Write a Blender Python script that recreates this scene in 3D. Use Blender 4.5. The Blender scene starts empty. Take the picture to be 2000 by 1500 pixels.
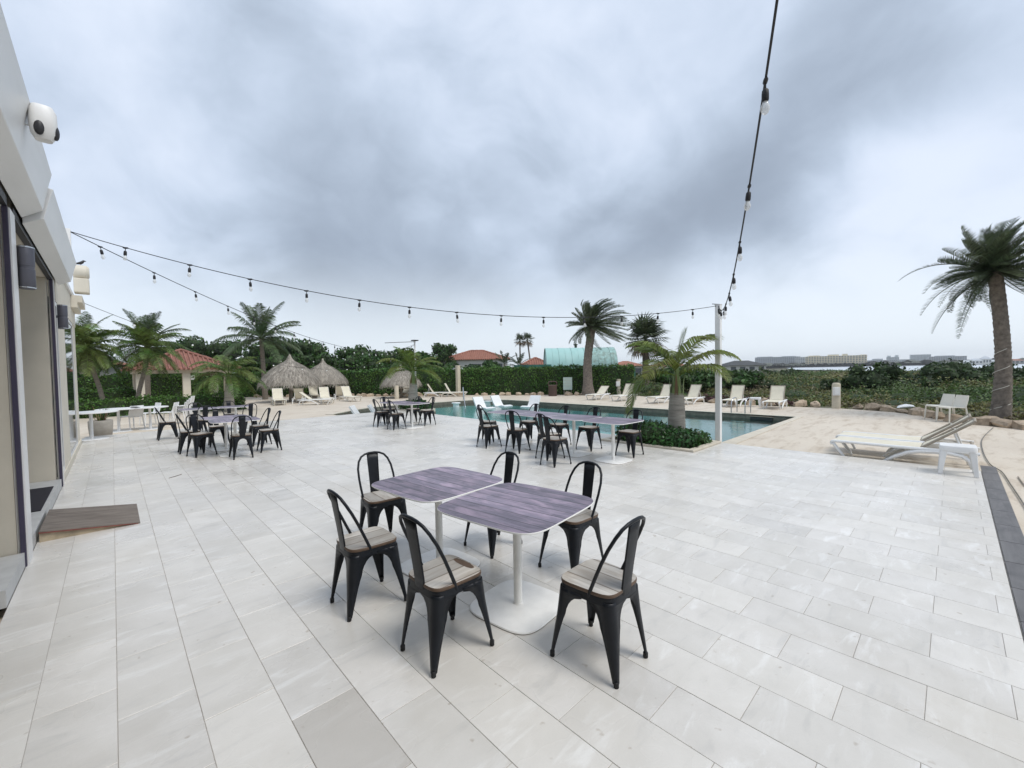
import bpy, math, random
import numpy as np
from mathutils import Matrix, Vector
from mathutils.geometry import tessellate_polygon
random.seed(7); RNG = np.random.default_rng(7)
SC = bpy.context.scene; COL = SC.collection
PI = math.pi; R = math.radians

# ------------------------------------------------------------------ camera
FPX, YAW, PIT, ROL, EYE = 820.2, R(43.56), R(1.86), R(1.0), 1.68
Fh = Vector((math.sin(YAW), math.cos(YAW), 0)); Rh = Vector((math.cos(YAW), -math.sin(YAW), 0)); Uh = Vector((0, 0, 1))
f3 = Fh*math.cos(PIT) - Uh*math.sin(PIT); d3 = -Fh*math.sin(PIT) - Uh*math.cos(PIT)
r3 = Rh*math.cos(ROL) + d3*math.sin(ROL); dn = d3*math.cos(ROL) - Rh*math.sin(ROL)
cd = bpy.data.cameras.new('camera'); cam = bpy.data.objects.new('camera', cd); COL.objects.link(cam); SC.camera = cam
cd.sensor_fit = 'HORIZONTAL'; cd.sensor_width = 36; cd.lens = 36*FPX/2000; cd.clip_start = .05; cd.clip_end = 12000
m = Matrix((r3, -dn, -f3)).transposed().to_4x4(); m.translation = (0, 0, EYE); cam.matrix_world = m

# ------------------------------------------------------------------ world, sun, exposure
SUN_EL, SUN_AZ = 58, 165
W = bpy.data.worlds.new('World'); SC.world = W; W.use_nodes = True
nt = W.node_tree; nt.nodes.clear()
def N(t, **k):
    n = nt.nodes.new(t)
    for a, b in k.items(): setattr(n, a, b)
    return n
def LK(a, b): nt.links.new(a, b)
def MA(op, a, b=None, c=None, clamp=False):
    n = N('ShaderNodeMath', operation=op); n.use_clamp = clamp
    for i, v in enumerate((a, b, c)):
        if v is None: continue
        if isinstance(v, (int, float)): n.inputs[i].default_value = v
        else: LK(v, n.inputs[i])
    return n.outputs[0]
def build_world():
    out = N('ShaderNodeOutputWorld'); bg = N('ShaderNodeBackground'); LK(bg.outputs[0], out.inputs[0])
    sky = N('ShaderNodeTexSky', sky_type='NISHITA'); sky.sun_disc = False
    sky.sun_elevation = R(SUN_EL); sky.sun_rotation = R(SUN_AZ); sky.dust_density = 2.5
    sk = N('ShaderNodeVectorMath', operation='SCALE'); LK(sky.outputs[0], sk.inputs[0]); sk.inputs['Scale'].default_value = .10
    tc = N('ShaderNodeTexCoord'); nrm = N('ShaderNodeVectorMath', operation='NORMALIZE'); LK(tc.outputs['Generated'], nrm.inputs[0])
    D = nrm.outputs[0]
    sp = N('ShaderNodeSeparateXYZ'); LK(D, sp.inputs[0])
    z = MA('MAXIMUM', sp.outputs[2], 0.0)
    den = MA('ADD', z, .62)
    px = MA('DIVIDE', sp.outputs[0], den); py = MA('DIVIDE', sp.outputs[1], den)
    cb = N('ShaderNodeCombineXYZ'); LK(px, cb.inputs[0]); LK(py, cb.inputs[1]); cb.inputs[2].default_value = 3.7
    def noise(scale, detail, rough, dist, vec=cb.outputs[0]):
        n = N('ShaderNodeTexNoise'); n.inputs['Scale'].default_value = scale; n.inputs['Detail'].default_value = detail
        n.inputs['Roughness'].default_value = rough; n.inputs['Distortion'].default_value = dist; LK(vec, n.inputs['Vector'])
        return n.outputs[0]
    wp = N('ShaderNodeTexNoise'); wp.inputs['Scale'].default_value = 2.2; wp.inputs['Detail'].default_value = 3; LK(cb.outputs[0], wp.inputs['Vector'])
    wv = N('ShaderNodeVectorMath', operation='MULTIPLY_ADD'); LK(wp.outputs['Color'], wv.inputs[0]); wv.inputs[1].default_value = (.32, .32, .32); LK(cb.outputs[0], wv.inputs[2])
    n1 = noise(1.5, 3, .5, 0, wv.outputs[0]); n2 = noise(3.4, 7, .53, 0, wv.outputs[0]); n3 = noise(8.5, 5, .55, 0, wv.outputs[0])
    v = MA('ADD', MA('MULTIPLY', MA('SUBTRACT', n1, .5), .70), MA('ADD', MA('MULTIPLY', MA('SUBTRACT', n2, .5), .75), .535))
    v = MA('ADD', v, MA('MULTIPLY', MA('SUBTRACT', n3, .5), .30))
    # individual cloud masses (thick = negative, thin = positive), by direction
    CL = [((560, 420), .93, -.15), ((830, 480), .95, -.11), ((330, 420), .965, -.09), ((1080, 550), .965, -.13), ((1350, 570), .97, -.12),
          ((1620, 400), .95, -.16), ((1750, 300), .965, -.12), ((1480, 560), .975, -.06),
          ((960, 200), .965, .13), ((1050, 290), .98, .06), ((140, 220), .955, .19), ((480, 90), .965, .07), ((1930, 270), .985, .12), ((1650, 610), .955, .42), ((1920, 560), .965, .25), ((250, 580), .97, .12),
          ((1250, 200), .97, .03)]
    for (x, y), c0, amp in CL:
        d = (f3 + r3*((x-1000)/FPX) + dn*((y-750)/FPX)).normalized()
        dt = N('ShaderNodeVectorMath', operation='DOT_PRODUCT'); LK(D, dt.inputs[0]); dt.inputs[1].default_value = d
        mr = N('ShaderNodeMapRange', interpolation_type='SMOOTHERSTEP'); LK(dt.outputs['Value'], mr.inputs[0])
        mr.inputs[1].default_value = c0 - .03; mr.inputs[2].default_value = 1.0; mr.inputs[3].default_value = 0; mr.inputs[4].default_value = amp
        # break the mass up with the finer noise
        v = MA('ADD', v, MA('MULTIPLY', mr.outputs[0], MA('ADD', MA('MULTIPLY', n2, 1.8), .1)))
    cr = N('ShaderNodeValToRGB'); LK(v, cr.inputs[0]); e = cr.color_ramp; e.interpolation = 'B_SPLINE'
    stops = [(.10, (.24, .283, .35)), (.28, (.285, .336, .415)), (.44, (.375, .44, .535)), (.60, (.472, .545, .66)), (.80, (.595, .655, .76))]
    e.elements[0].position, e.elements[0].color = stops[0][0], (*stops[0][1], 1)
    e.elements[1].position, e.elements[1].color = stops[-1][0], (*stops[-1][1], 1)
    for p, c in stops[1:-1]:
        el = e.elements.new(p); el.color = (*c, 1)
    # bright band of thin cloud towards the horizon
    hz = N('ShaderNodeMapRange', interpolation_type='SMOOTHSTEP'); LK(sp.outputs[2], hz.inputs[0])
    hz.inputs[1].default_value = .28; hz.inputs[2].default_value = .04; hz.inputs[3].default_value = 0; hz.inputs[4].default_value = .85
    mx = N('ShaderNodeMix', data_type='RGBA'); LK(hz.outputs[0], mx.inputs[0]); LK(cr.outputs[0], mx.inputs[6]); mx.inputs[7].default_value = (.655, .715, .77, 1)
    m2 = N('ShaderNodeMix', data_type='RGBA'); m2.inputs[0].default_value = .93; LK(sk.outputs[0], m2.inputs[6]); LK(mx.outputs[2], m2.inputs[7])
    LK(m2.outputs[2], bg.inputs[0]); bg.inputs[1].default_value = 1.0
build_world()
sl = bpy.data.lights.new('sun', 'SUN'); sl.energy = 1.5; sl.angle = R(25); sl.color = (1, .97, .92)
so = bpy.data.objects.new('sun', sl); COL.objects.link(so)
sd = Vector((math.sin(R(SUN_AZ))*math.cos(R(SUN_EL)), math.cos(R(SUN_AZ))*math.cos(R(SUN_EL)), math.sin(R(SUN_EL))))
so.rotation_euler = sd.to_track_quat('Z', 'Y').to_euler(); so.location = (0, 0, 40)
SC.view_settings.view_transform = 'Standard'; SC.view_settings.look = 'None'; SC.view_settings.exposure = .50; SC.view_settings.gamma = 1
SC.render.engine = 'CYCLES'; cy = SC.cycles
cy.use_denoising = True; cy.max_bounces = 8; cy.diffuse_bounces = 3; cy.glossy_bounces = 3; cy.transmission_bounces = 6
cy.transparent_max_bounces = 12; cy.caustics_reflective = False; cy.caustics_refractive = False; cy.sample_clamp_indirect = 4

# ------------------------------------------------------------------ materials
def principled(name):
    global nt
    mt = bpy.data.materials.new(name); mt.use_nodes = True; nt = mt.node_tree
    return mt, nt.nodes['Principled BSDF'], nt.nodes['Material Output']
def rgbmix(fac, a, b, blend='MIX'):
    n = N('ShaderNodeMix', data_type='RGBA', blend_type=blend)
    for s, v in ((0, fac), (6, a), (7, b)):
        if isinstance(v, (int, float)): n.inputs[s].default_value = v
        elif isinstance(v, tuple): n.inputs[s].default_value = (*v[:3], 1)
        else: LK(v, n.inputs[s])
    return n.outputs[2]
def tex_noise(vec, scale, detail=4, rough=.55, dist=0):
    n = N('ShaderNodeTexNoise'); n.inputs['Scale'].default_value = scale; n.inputs['Detail'].default_value = detail
    n.inputs['Roughness'].default_value = rough; n.inputs['Distortion'].default_value = dist
    if vec is not None: LK(vec, n.inputs['Vector'])
    return n.outputs[0]
def ramp(fac, lo, hi, a=0., b=1.):
    n = N('ShaderNodeMapRange'); LK(fac, n.inputs[0]); n.inputs[1].default_value = lo; n.inputs[2].default_value = hi
    n.inputs[3].default_value = a; n.inputs[4].default_value = b
    return n.outputs[0]
def mapping(vec, scale=(1, 1, 1), rot=(0, 0, 0), loc=None):
    n = N('ShaderNodeMapping'); LK(vec, n.inputs[0]); n.inputs['Scale'].default_value = scale; n.inputs['Rotation'].default_value = rot
    if loc is not None: LK(loc, n.inputs['Location'])
    return n.outputs[0]
def bump(bs, h, strength=.3, dist=.01):
    n = N('ShaderNodeBump'); n.inputs['Strength'].default_value = strength; n.inputs['Distance'].default_value = dist
    LK(h, n.inputs['Height']); LK(n.outputs[0], bs.inputs['Normal'])
def rnd_value():
    a = N('ShaderNodeObjectInfo').outputs['Random']; b = N('ShaderNodeNewGeometry').outputs['Random Per Island']
    return MA('FRACT', MA('ADD', a, b))
def mat(name, col, rough=.6, var=.15, nscale=6., metallic=0., spec=.5, isl=0., bmp=0., bscale=30., world=False, col2=None, stretch=None):
    mt, bs, out = principled(name)
    co = N('ShaderNodeNewGeometry').outputs['Position'] if world else N('ShaderNodeTexCoord').outputs['Object']
    if stretch: co = mapping(co, stretch)
    n = tex_noise(co, nscale, 5, .6)
    f = ramp(n, .3, .7, 0, 1)
    c2 = col2 or tuple(c*(1-var) for c in col); c1 = tuple(min(1, c*(1+var*.6)) for c in col) if not col2 else col
    c = rgbmix(f, c1, c2)
    if isl:
        v = ramp(rnd_value(), 0, 1, 1-isl, 1+isl)
        hv = N('ShaderNodeHueSaturation'); LK(v, hv.inputs['Value']); LK(c, hv.inputs['Color']); c = hv.outputs[0]
    LK(c, bs.inputs['Base Color']); bs.inputs['Roughness'].default_value = rough; bs.inputs['Metallic'].default_value = metallic
    bs.inputs['Specular IOR Level'].default_value = spec
    if bmp: bump(bs, tex_noise(co, bscale, 4), bmp, .01)
    return mt
def leafmat(name, c1, c2, isl=.45, trans=.25, rough=.5):
    mt, bs, out = principled(name)
    rv = rnd_value(); geo = N('ShaderNodeNewGeometry')
    c = rgbmix(ramp(tex_noise(geo.outputs['Position'], .9, 3), .35, .65), c1, c2)
    hv = N('ShaderNodeHueSaturation'); LK(c, hv.inputs['Color']); LK(ramp(rv, 0, 1, 1-isl, 1+isl), hv.inputs['Value'])
    LK(ramp(rv, 0, 1, .485, .515), hv.inputs['Hue'])
    LK(hv.outputs[0], bs.inputs['Base Color']); bs.inputs['Roughness'].default_value = rough; bs.inputs['Specular IOR Level'].default_value = .35
    tr = N('ShaderNodeBsdfTranslucent'); LK(hv.outputs[0], tr.inputs[0])
    ms = N('ShaderNodeMixShader'); ms.inputs[0].default_value = trans; LK(bs.outputs[0], ms.inputs[1]); LK(tr.outputs[0], ms.inputs[2]); LK(ms.outputs[0], out.inputs[0])
    return mt
def tile_mat(name='porcelain_tile', tint=None):
    mt, bs, out = principled(name)
    geo = N('ShaderNodeNewGeometry'); rv = rnd_value()
    off = N('ShaderNodeCombineXYZ'); LK(MA('MULTIPLY', rv, 53.), off.inputs[0]); LK(MA('MULTIPLY', rv, 91.), off.inputs[1])
    v = N('ShaderNodeVectorMath', operation='ADD'); LK(geo.outputs['Position'], v.inputs[0]); LK(off.outputs[0], v.inputs[1])
    flip = MA('GREATER_THAN', MA('FRACT', MA('MULTIPLY', rv, 7.3)), .5)
    vein_co = mapping(v.outputs[0], (2.2, 9, 1), (0, 0, R(38)))
    veins = tex_noise(vein_co, 1.0, 7, .62, .6)
    cloud = tex_noise(v.outputs[0], 3.2, 6, .6, .4)
    fine = tex_noise(v.outputs[0], 90, 3, .6)
    base = rgbmix(ramp(cloud, .3, .7), (.615, .585, .535), (.725, .695, .65))
    base = rgbmix(ramp(veins, .56, .70, 0, .75), base, (.83, .815, .785))
    base = rgbmix(ramp(veins, .30, .44, .5, 0), base, (.50, .485, .455))
    base = rgbmix(ramp(fine, .3, .7, 0, .10), base, (.45, .44, .42))
    # a few tiles are greyer or warmer than the rest
    base = rgbmix(ramp(rv, .9, 1.0, 0, .38), base, (.44, .42, .385))
    base = rgbmix(MA('MULTIPLY', flip, .25), base, (.66, .63, .57))
    # dirt: drips and damp patches, in world space
    st = tex_noise(geo.outputs['Position'], .55, 6, .65, .5)
    base = rgbmix(ramp(st, .54, .74, 0, .38), base, (.47, .42, .34))
    sp = tex_noise(geo.outputs['Position'], 13, 2, .5)
    base = rgbmix(ramp(sp, .70, .76, 0, .55), base, (.36, .30, .23))
    hv = N('ShaderNodeHueSaturation'); LK(base, hv.inputs['Color']); LK(ramp(rv, 0, 1, .925, 1.065), hv.inputs['Value'])
    LK(rgbmix(.42, hv.outputs[0], tint) if tint else hv.outputs[0], bs.inputs['Base Color'])
    LK(ramp(tex_noise(geo.outputs['Position'], .9, 4), .3, .7, .20, .42), bs.inputs['Roughness'])
    bs.inputs['Specular IOR Level'].default_value = .5
    bump(bs, fine, .06, .002)
    return mt
def deck_mat():
    mt, bs, out = principled('stamped_concrete')
    geo = N('ShaderNodeNewGeometry'); P = geo.outputs['Position']
    s1 = tex_noise(mapping(P, (1.1, 4.2, 1), (0, 0, R(46))), 1.0, 7, .65, .5)
    s2 = tex_noise(P, .35, 5, .6); s3 = tex_noise(P, 22, 4, .6)
    c = rgbmix(ramp(s2, .3, .7), (.58, .50, .40), (.67, .60, .50))
    c = rgbmix(ramp(s1, .50, .64, 0, .75), c, (.44, .36, .27))
    c = rgbmix(ramp(s1, .3, .42, .35, 0), c, (.68, .63, .55))
    c = rgbmix(ramp(s3, .35, .7, 0, .16), c, (.36, .30, .23))
    LK(c, bs.inputs['Base Color']); LK(ramp(s2, .3, .7, .55, .8), bs.inputs['Roughness'])
    h = MA('ADD', MA('MULTIPLY', s1, .7), MA('MULTIPLY', s3, .3)); bump(bs, h, .35, .02)
    return mt
def wood_mat(name, cols, grain_axis, scale, rough=.55, plank=None, line=(.03, .028, .03)):
    """weathered planks; grain runs along grain_axis (0=x, 1=y) of the object"""
    mt, bs, out = principled(name)
    co = N('ShaderNodeTexCoord').outputs['Object']; rv = N('ShaderNodeObjectInfo').outputs['Random']
    off = N('ShaderNodeCombineXYZ'); LK(MA('MULTIPLY', rv, 31.), off.inputs[0]); LK(MA('MULTIPLY', rv, 17.), off.inputs[1])
    sep = N('ShaderNodeSeparateXYZ'); LK(co, sep.inputs[0]); acr = sep.outputs[1-grain_axis]
    pid = None
    if plank:
        q = MA('DIVIDE', MA('ADD', acr, 5.0), plank); pid = MA('FLOOR', q); fr = MA('FRACT', q)
        LK(MA('ADD', MA('MULTIPLY', pid, 3.7), MA('MULTIPLY', rv, 9.)), off.inputs[2])
    vec = N('ShaderNodeVectorMath', operation='ADD'); LK(co, vec.inputs[0]); LK(off.outputs[0], vec.inputs[1])
    sc = (1.3, 16, 1) if grain_axis == 0 else (16, 1.3, 1)
    g = tex_noise(mapping(vec.outputs[0], tuple(s*scale for s in sc[:2]) + (1,)), 1.0, 8, .65, .9)
    g2 = tex_noise(mapping(vec.outputs[0], (2*scale, 5*scale, 1) if grain_axis == 0 else (5*scale, 2*scale, 1)), 1.0, 4, .6, .6)
    c = rgbmix(ramp(g, .3, .7), cols[0], cols[1]); c = rgbmix(ramp(g2, .45, .72, 0, .75), c, cols[2])
    if plank:
        wn = N('ShaderNodeTexWhiteNoise', noise_dimensions='1D'); LK(MA('ADD', pid, MA('MULTIPLY', rv, 40.)), wn.inputs['W'])
        hv = N('ShaderNodeHueSaturation'); LK(c, hv.inputs['Color']); LK(ramp(wn.outputs['Value'], 0, 1, .66, 1.32), hv.inputs['Value']); c = hv.outputs[0]
        e = MA('MINIMUM', fr, MA('SUBTRACT', 1.0, fr)); c = rgbmix(ramp(e, .012, .06, 1, 0), c, line)
    LK(c, bs.inputs['Base Color']); bs.inputs['Roughness'].default_value = rough
    bump(bs, g, .15, .004)
    return mt
def water_mat(name, tint, scale, strength, dist=.03, gloss_rough=.02):
    mt, bs, out = principled(name); nt.nodes.remove(bs)
    P = N('ShaderNodeNewGeometry').outputs['Position']
    h = MA('ADD', tex_noise(mapping(P, (1, 1.4, 1)), scale, 4, .55, .3), MA('MULTIPLY', tex_noise(P, scale*3.4, 3, .5, .4), .35))
    b = N('ShaderNodeBump'); b.inputs['Strength'].default_value = strength; b.inputs['Distance'].default_value = dist; LK(h, b.inputs['Height'])
    tr = N('ShaderNodeBsdfTransparent'); tr.inputs[0].default_value = (*tint, 1)
    gl = N('ShaderNodeBsdfGlossy'); gl.inputs['Roughness'].default_value = gloss_rough; LK(b.outputs[0], gl.inputs['Normal'])
    fr = N('ShaderNodeFresnel'); fr.inputs[0].default_value = 1.33; LK(b.outputs[0], fr.inputs['Normal'])
    ms = N('ShaderNodeMixShader'); LK(fr.outputs[0], ms.inputs[0]); LK(tr.outputs[0], ms.inputs[1]); LK(gl.outputs[0], ms.inputs[2]); LK(ms.outputs[0], out.inputs[0])
    return mt
def glass_mat():
    mt, bs, out = principled('window_glass')
    bs.inputs['Base Color'].default_value = (.03, .04, .04, 1); bs.inputs['Roughness'].default_value = .03; bs.inputs['Specular IOR Level'].default_value = .9
    return mt
def bulb_mat():
    mt, bs, out = principled('bulb_glass')
    bs.inputs['Base Color'].default_value = (.85, .85, .82, 1); bs.inputs['Roughness'].default_value = .05
    tr = N('ShaderNodeBsdfTransparent'); ms = N('ShaderNodeMixShader'); ms.inputs[0].default_value = .45
    LK(tr.outputs[0], ms.inputs[1]); LK(bs.outputs[0], ms.inputs[2]); LK(ms.outputs[0], out.inputs[0])
    return mt
M = {}
M['tile'] = tile_mat(); M['tilebrown'] = tile_mat('brownish_tile', (.37, .335, .29)); M['deck'] = deck_mat()
M['grout'] = mat('grout', (.47, .445, .41), .9, .15, 20)
M['strip'] = wood_mat('dark_border_tile', ((.115, .11, .11), (.17, .163, .16), (.075, .072, .073)), 0, 1.2, .5)
M['coping'] = mat('coping_stone', (.60, .54, .44), .7, .15, 4, bmp=.2, world=True)
M['pooltile'] = mat('pool_wall_tile', (.16, .135, .105), .4, .35, 8, world=True)
M['poolfloor'] = mat('pool_plaster', (.44, .72, .72), .6, .14, .7, world=True)
M['water'] = water_mat('pool_water', (.80, .95, .95), 2.6, .34)
M['lake'] = mat('lake_water', (.52, .58, .64), .25, .05, .05, world=True)
M['wall'] = mat('cream_render', (.56, .515, .43), .85, .07, 3, bmp=.12, bscale=60, world=True)
M['wall2'] = mat('light_render', (.66, .61, .51), .85, .07, 3, bmp=.12, bscale=60, world=True)
M['whitepaint'] = mat('white_paint', (.76, .75, .73), .45, .06, 5)
M['white_alu'] = mat('white_aluminium', (.74, .74, .73), .38, .07, 3, stretch=(1, .15, 1))
M['purple'] = mat('dark_seal', (.045, .038, .07), .5, .1)
M['glass'] = glass_mat()
M['lampmetal'] = mat('grey_lamp_metal', (.10, .10, .12), .45, .12, 8, metallic=.3)
M['chairmetal'] = mat('black_chair_metal', (.009, .011, .015), .40, .3, 9, spec=.28, bmp=.05, bscale=80)
M['rubber'] = mat('black_rubber', (.012, .012, .013), .7, .1)
M['seatwood'] = wood_mat('weathered_seat_wood', ((.33, .30, .26), (.50, .47, .425), (.23, .185, .14)), 1, 1.6, .6, .12, (.16, .13, .10))
M['seatedge'] = mat('brown_wood_edge', (.115, .072, .046), .6, .3, 12)
M['tabletop'] = wood_mat('printed_plank_laminate', ((.080, .064, .088), (.240, .200, .258), (.40, .295, .375)), 1, 2.1, .36, .105, (.03, .025, .03))
M['tablewhite'] = mat('white_powder_coat', (.86, .85, .82), .42, .10, 7)
M['rust'] = mat('rusty_rim', (.16, .115, .08), .8, .5, 20)
M['rampwood'] = wood_mat('ramp_planks', ((.14, .115, .095), (.235, .20, .168), (.095, .075, .06)), 0, 1.6, .75)
M['rampside'] = mat('ramp_side_ply', (.44, .36, .25), .8, .35, 7)
M['rampred'] = mat('ramp_red_edge', (.22, .055, .045), .7, .3, 12)
M['stepgrey'] = mat('grey_step_tile', (.50, .50, .49), .5, .14, 5)
M['mat'] = mat('black_mat', (.02, .018, .024), .95, .3, 60, bmp=.4, bscale=200)
M['resin'] = mat('white_resin', (.78, .78, .77), .4, .05, 4)
M['resin2'] = mat('ivory_resin', (.74, .71, .63), .45, .06, 4)
M['taupe'] = mat('taupe_resin', (.33, .285, .225), .6, .12, 6)
M['sling'] = mat('cream_sling', (.70, .65, .52), .7, .07, 5, bmp=.1, bscale=250)
M['slingback'] = mat('sling_reverse', (.36, .315, .245), .75, .08, 5)
M['stone'] = mat('garden_rock', (.42, .33, .24), .9, .4, 3.0, bmp=.6, bscale=9, isl=.25)
M['beigepost'] = mat('beige_post', (.56, .50, .39), .8, .12, 4)
M['binbrown'] = mat('brown_bin', (.10, .062, .048), .6, .3, 10)
M['signboard'] = mat('pale_sign_board', (.56, .68, .61), .5, .06, 6)
M['steel'] = mat('stainless_steel', (.55, .56, .57), .25, .06, 8, metallic=1)
M['cable'] = mat('black_cable', (.012, .012, .014), .6, .1)
M['bulb'] = bulb_mat()
M['frost'] = mat('frosted_bulb', (.86, .86, .82), .35, .03)
M['concrete'] = mat('planter_concrete', (.36, .335, .295), .9, .2, 5, bmp=.3)
M['soil'] = mat('soil', (.08, .058, .04), .95, .3, 15)
M['thatch'] = mat('dry_thatch', (.41, .37, .315), .9, .3, 3, isl=.5)
M['bark'] = mat('palm_bark', (.24, .205, .165), .9, .4, 8, bmp=.7, bscale=22, stretch=(1, 1, 5))
M['barkdark'] = mat('date_palm_bark', (.21, .175, .145), .95, .45, 9, bmp=.8, bscale=18)
M['barkgrey'] = mat('grey_ringed_bark', (.33, .305, .265), .9, .35, 3, bmp=.6, bscale=12, stretch=(1, 1, 7))
M['treebark'] = mat('tree_bark', (.12, .09, .065), .95, .4, 10, bmp=.6)
M['coco'] = leafmat('coconut_leaf', (.060, .100, .040), (.105, .140, .065), .6)
M['date'] = leafmat('date_palm_leaf', (.052, .078, .036), (.098, .112, .058), .6)
M['bottle'] = leafmat('bottle_palm_leaf', (.085, .135, .022), (.15, .165, .032), .5)
M['adon'] = leafmat('young_palm_leaf', (.065, .125, .025), (.14, .175, .045), .6)
M['shaft'] = mat('green_crownshaft', (.16, .22, .07), .5, .25, 5)
M['deadleaf'] = leafmat('dry_leaf', (.24, .155, .075), (.19, .135, .075), .4)
M['hedge'] = leafmat('hedge_leaf', (.042, .108, .018), (.100, .180, .034), .75)
M['hedgecore'] = mat('foliage_dark_core', (.026, .046, .014), .9, .3, 8)  # dark colour stands in for the shade inside foliage, on solid cores
M['tree'] = leafmat('tree_leaf', (.032, .078, .020), (.070, .125, .032), .65)
M['scrub'] = leafmat('scrub_leaf', (.135, .145, .042), (.19, .175, .07), .5)
M['scrubdry'] = leafmat('dry_scrub_leaf', (.17, .14, .075), (.21, .175, .11), .45)
M['scrubgreen'] = leafmat('green_scrub_leaf', (.060, .110, .030), (.105, .145, .042), .55)
M['mangrove'] = leafmat('dark_shrub_leaf', (.028, .056, .018), (.058, .088, .028), .6)
M['redleaf'] = leafmat('red_leaf', (.085, .035, .04), (.12, .06, .055), .5)
M['bush'] = leafmat('glossy_bush_leaf', (.024, .075, .020), (.055, .125, .032), .6, rough=.35)
M['ground'] = mat('scrubland_soil', (.10, .098, .05), .95, .35, .35, world=True, bmp=.4, bscale=2)
M['rooftile'] = mat('clay_roof_tile', (.30, .135, .10), .8, .3, 5, isl=.2)
M['roofred'] = mat('far_red_roof', (.32, .14, .095), .8, .2, 1.5)
M['teal'] = mat('teal_sheet_metal', (.32, .54, .51), .6, .12, .8, col2=(.39, .60, .57))
M['tealrust'] = mat('rusted_teal_metal', (.34, .55, .52), .6, .3, 2.6, col2=(.19, .25, .21))
M['greenfence'] = mat('green_container', (.035, .16, .125), .6, .2, 2)
M['darkroof'] = mat('dark_shingle', (.07, .075, .078), .85, .2, 1)
M['whitehouse'] = mat('white_house', (.62, .61, .57), .8, .08, 1)
M['hotelgrey'] = mat('grey_hotel', (.50, .53, .56), .8, .06, .1)
M['hotelwhite'] = mat('white_hotel', (.68, .69, .68), .8, .05, .1)
M['hotelcream'] = mat('cream_hotel', (.80, .72, .54), .8, .06, .1)
M['hotelblue'] = mat('pale_blue_tower', (.60, .66, .68), .7, .06, .1)
M['darkwin'] = mat('dark_windows', (.10, .11, .12), .3, .2, .5)
M['hotelwin'] = mat('hotel_windows', (.24, .25, .26), .3, .2, .5)
M['farwood'] = mat('far_woodland', (.075, .085, .06), .95, .4, .05, world=True)
M['black'] = mat('black_plastic', (.02, .02, .022), .5, .1)
M['hose'] = mat('grey_hose', (.16, .15, .13), .6, .2)
M['boat'] = mat('white_hull', (.70, .72, .74), .4, .05)

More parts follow.
